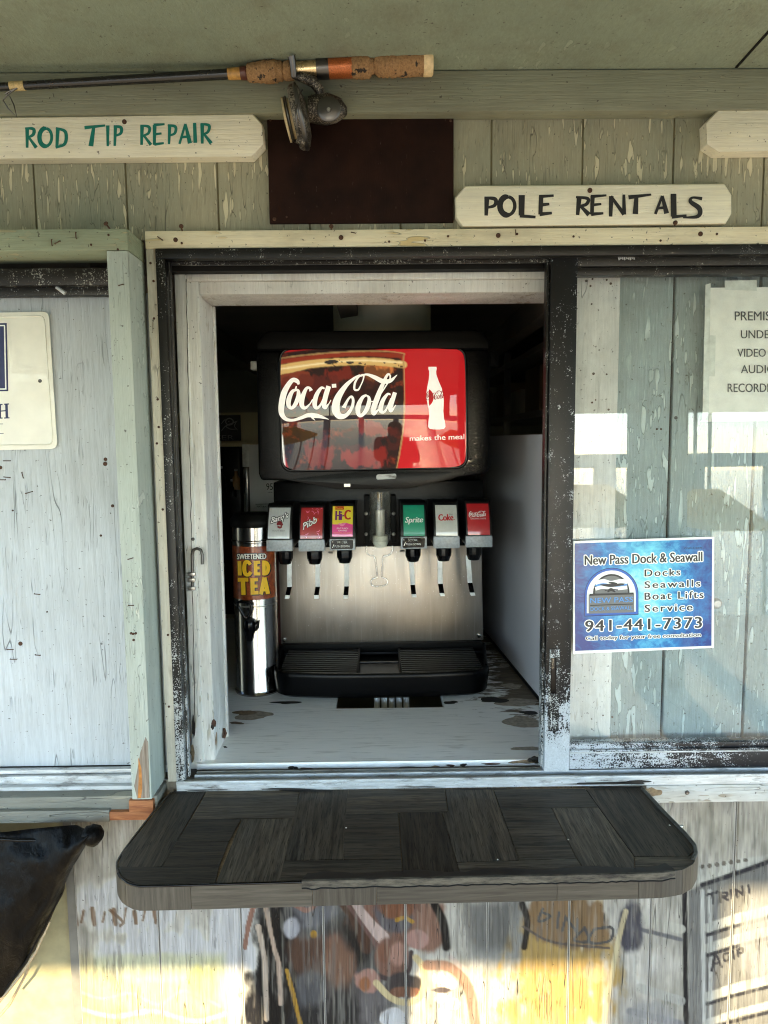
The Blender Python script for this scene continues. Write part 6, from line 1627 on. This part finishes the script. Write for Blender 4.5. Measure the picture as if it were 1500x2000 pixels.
# photographer, known from shadow and reflection
def person(px_, py_):
    R_ = thing('person', 'photographer in dark clothes, reflected as a dark figure in the red display', 'person', (px_, py_, 0))
    J = dict(pel=(0, 0, .95), bel=(0, -.01, 1.08), che=(0, -.02, 1.30), nek=(0, 0, 1.47), hea=(0, .02, 1.56), top=(0, .0, 1.68))
    for s, n_ in ((-1, 'l'), (1, 'r')):
        J.update({'hip' + n_: (s * .095, 0, .90), 'kne' + n_: (s * .11, .01, .50), 'ank' + n_: (s * .12, -.02, .09), 'toe' + n_: (s * .13, .13, .04),
                  'sho' + n_: (s * .165, -.01, 1.42), 'elb' + n_: (s * .165, .10, 1.22), 'wri' + n_: (s * .10, .20, 1.36), 'han' + n_: (s * .075, .225, 1.43)})
    Rr = dict(pel=.15, bel=.145, che=.165, nek=.06, hea=.085, top=.075, hip=.095, kne=.062, ank=.045, toe=.04, sho=.075, elb=.048, wri=.03, han=.035)
    E_ = [('pel', 'bel'), ('bel', 'che'), ('che', 'nek'), ('nek', 'hea'), ('hea', 'top')]
    for n_ in 'lr': E_ += [('pel', 'hip' + n_), ('hip' + n_, 'kne' + n_), ('kne' + n_, 'ank' + n_), ('ank' + n_, 'toe' + n_), ('che', 'sho' + n_), ('sho' + n_, 'elb' + n_), ('elb' + n_, 'wri' + n_), ('wri' + n_, 'han' + n_)]
    ks = list(J); me = bpy.data.meshes.new('body')
    me.from_pydata([J[k] for k in ks], [(ks.index(a), ks.index(b)) for a, b in E_], [])
    o = bpy.data.objects.new('body', me); COL.objects.link(o); o.parent = R_; WL['body'] = Vector((px_, py_, 0))
    sk = o.modifiers.new('skin', 'SKIN')
    for i, k in enumerate(ks):
        r = Rr[k if k in Rr else k[:-1]]; me.skin_vertices[0].data[i].radius = (r, r * (.72 if k in ('pel', 'bel', 'che') else 1))
        me.skin_vertices[0].data[i].use_root = (k == 'pel')
    o.modifiers.new('sub', 'SUBSURF').levels = 2; o.modifiers['sub'].render_levels = 2
    me.materials.append(plain('dark_clothing', (.03, .032, .04, 1), .8, 0., .2, 30))
    B('phone', M['gblack'], R_, px_ - .04, px_ + .04, py_ + .238, py_ + .246, 1.42, 1.58, .003)
person(.19, -1.75)

# ------------------------------------------------------------------ stains, rust and grime with a shape of their own
def blot(name, m, parent, cx, cy, rx, ry, pt, seed, n=26, jag=.5):
    r_ = random.Random(seed); ph = [r_.uniform(0, 6.3) for _ in range(5)]
    P_ = []
    for k in range(n):
        a = 2 * math.pi * k / n
        q = 1 + jag * sum(math.sin(a * (j + 2) + ph[j]) / (j + 1.6) for j in range(5)) * .5 + r_.uniform(-.12, .12) * jag
        P_.append(pt(cx + rx * q * math.cos(a), cy + ry * q * math.sin(a)))
    return MB().add(P_, [tuple(range(n))]).build(name, m, parent)
stain_b = plain('brown_stain', (.20, .14, .08, 1), .5, 0., .5, 120)
stain_k = plain('black_grime', (.012, .009, .006, 1), .7, 0., .6, 150, .4)
bare_w = plain('bare_grey_plywood', (.33, .285, .225, 1), .8, 0., .35, 90, .4)
onc = lambda x, y: PZ(x, y, ZC + .0004)
for k, (x, y, a, b, m) in enumerate(((494, 1397, 34, 9, bare_w), (478, 1392, 20, 5, stain_b), (462, 1412, 14, 2.2, stain_b), (1010, 1372, 44, 7, bare_w), (965, 1367, 30, 5, stain_k), (1020, 1410, 34, 12, bare_w), (1000, 1340, 20, 5, bare_w),
                                     (1034, 1392, 16, 4, stain_k), (985, 1300, 12, 4, bare_w), (1030, 1462, 28, 4, bare_w), (560, 1372, 26, 3, stain_k), (880, 1372, 14, 3, stain_k), (440, 1459, 4, 1.6, stain_k))):
    blot('stain', m, CNT, x, y, a, b, (lambda x, y, q=k: PZ(x, y, ZC + .0003 + q * .00006)), 50 + k)
onl = lambda x, y: PY(x, y, .0496)
for k, (x, y, a, b, m) in enumerate(((572, 1499, 9, 3, stain_k), (600, 1501, 14, 1.6, M['rust']), (905, 1494, 6, 3, stain_k), (880, 1495, 9, 2, M['rust']), (850, 1497, 8, 1.5, stain_b), (960, 1492, 20, 1.6, M['rust']), (1025, 1488, 26, 4, stain_b), (1045, 1484, 12, 8, stain_k), (700, 1501, 22, 1.2, stain_b), (800, 1498, 20, 1., stain_k))):
    blot('stain', m, CNT, x, y, a, b, onl, 90 + k)
for k, (x, y, a, b, m) in enumerate(((417, 1414, 5, 9, M['rust']), (415, 1420, 3, 5, stain_k), (422, 1445, 1.6, 16, stain_b), (378, 1420, 3, 22, stain_k), (376, 1470, 4, 16, stain_b))):
    blot('stain', m, WIN, x, y, a, b, lambda x, y, q=k: PY(x, y, .0592 - .0001 * q), 120 + k)
onf = lambda x, y: PY(x, y, -.0213)
for k, (x, y, a, b) in enumerate(((560, 1541, 60, 1.6), (1180, 1530, 70, 2.6), (1240, 1528, 30, 4), (820, 1537, 50, 1.), (400, 1543, 40, 1.4))):
    blot('grime', stain_k, WIN, x, y, a, b, onf, 140 + k)
for k, (x, y, a, b) in enumerate(((1275, 1547, 16, 9), (1262, 1556, 8, 8))): blot('grime', stain_b if k == 0 else stain_k, MURAL, x, y, a, b, lambda x, y, q=k: PY(x, y, -.0222 - .0001 * q), 160 + k)
ons = lambda x, y: PZ(x, y, ZS + .0009)
for k, (x, y, a, b) in enumerate(((352, 1547, 18, 4), (600, 1544, 60, 1.8), (1200, 1538, 50, 2.2), (940, 1541, 50, 1.2))): blot('grime', stain_k, SH, x, y, a, b, ons, 170 + k)
for k, (x, y, a, b) in enumerate(((600, 265, 2, 1.2), (640, 300, 1.5, 1), (820, 250, 2, 1), (760, 390, 1.6, 1), (560, 420, 8, 2), (700, 340, 1.2, 1), (655, 380, 1.4, .8), (850, 300, 1.6, 1.1))):
    pass
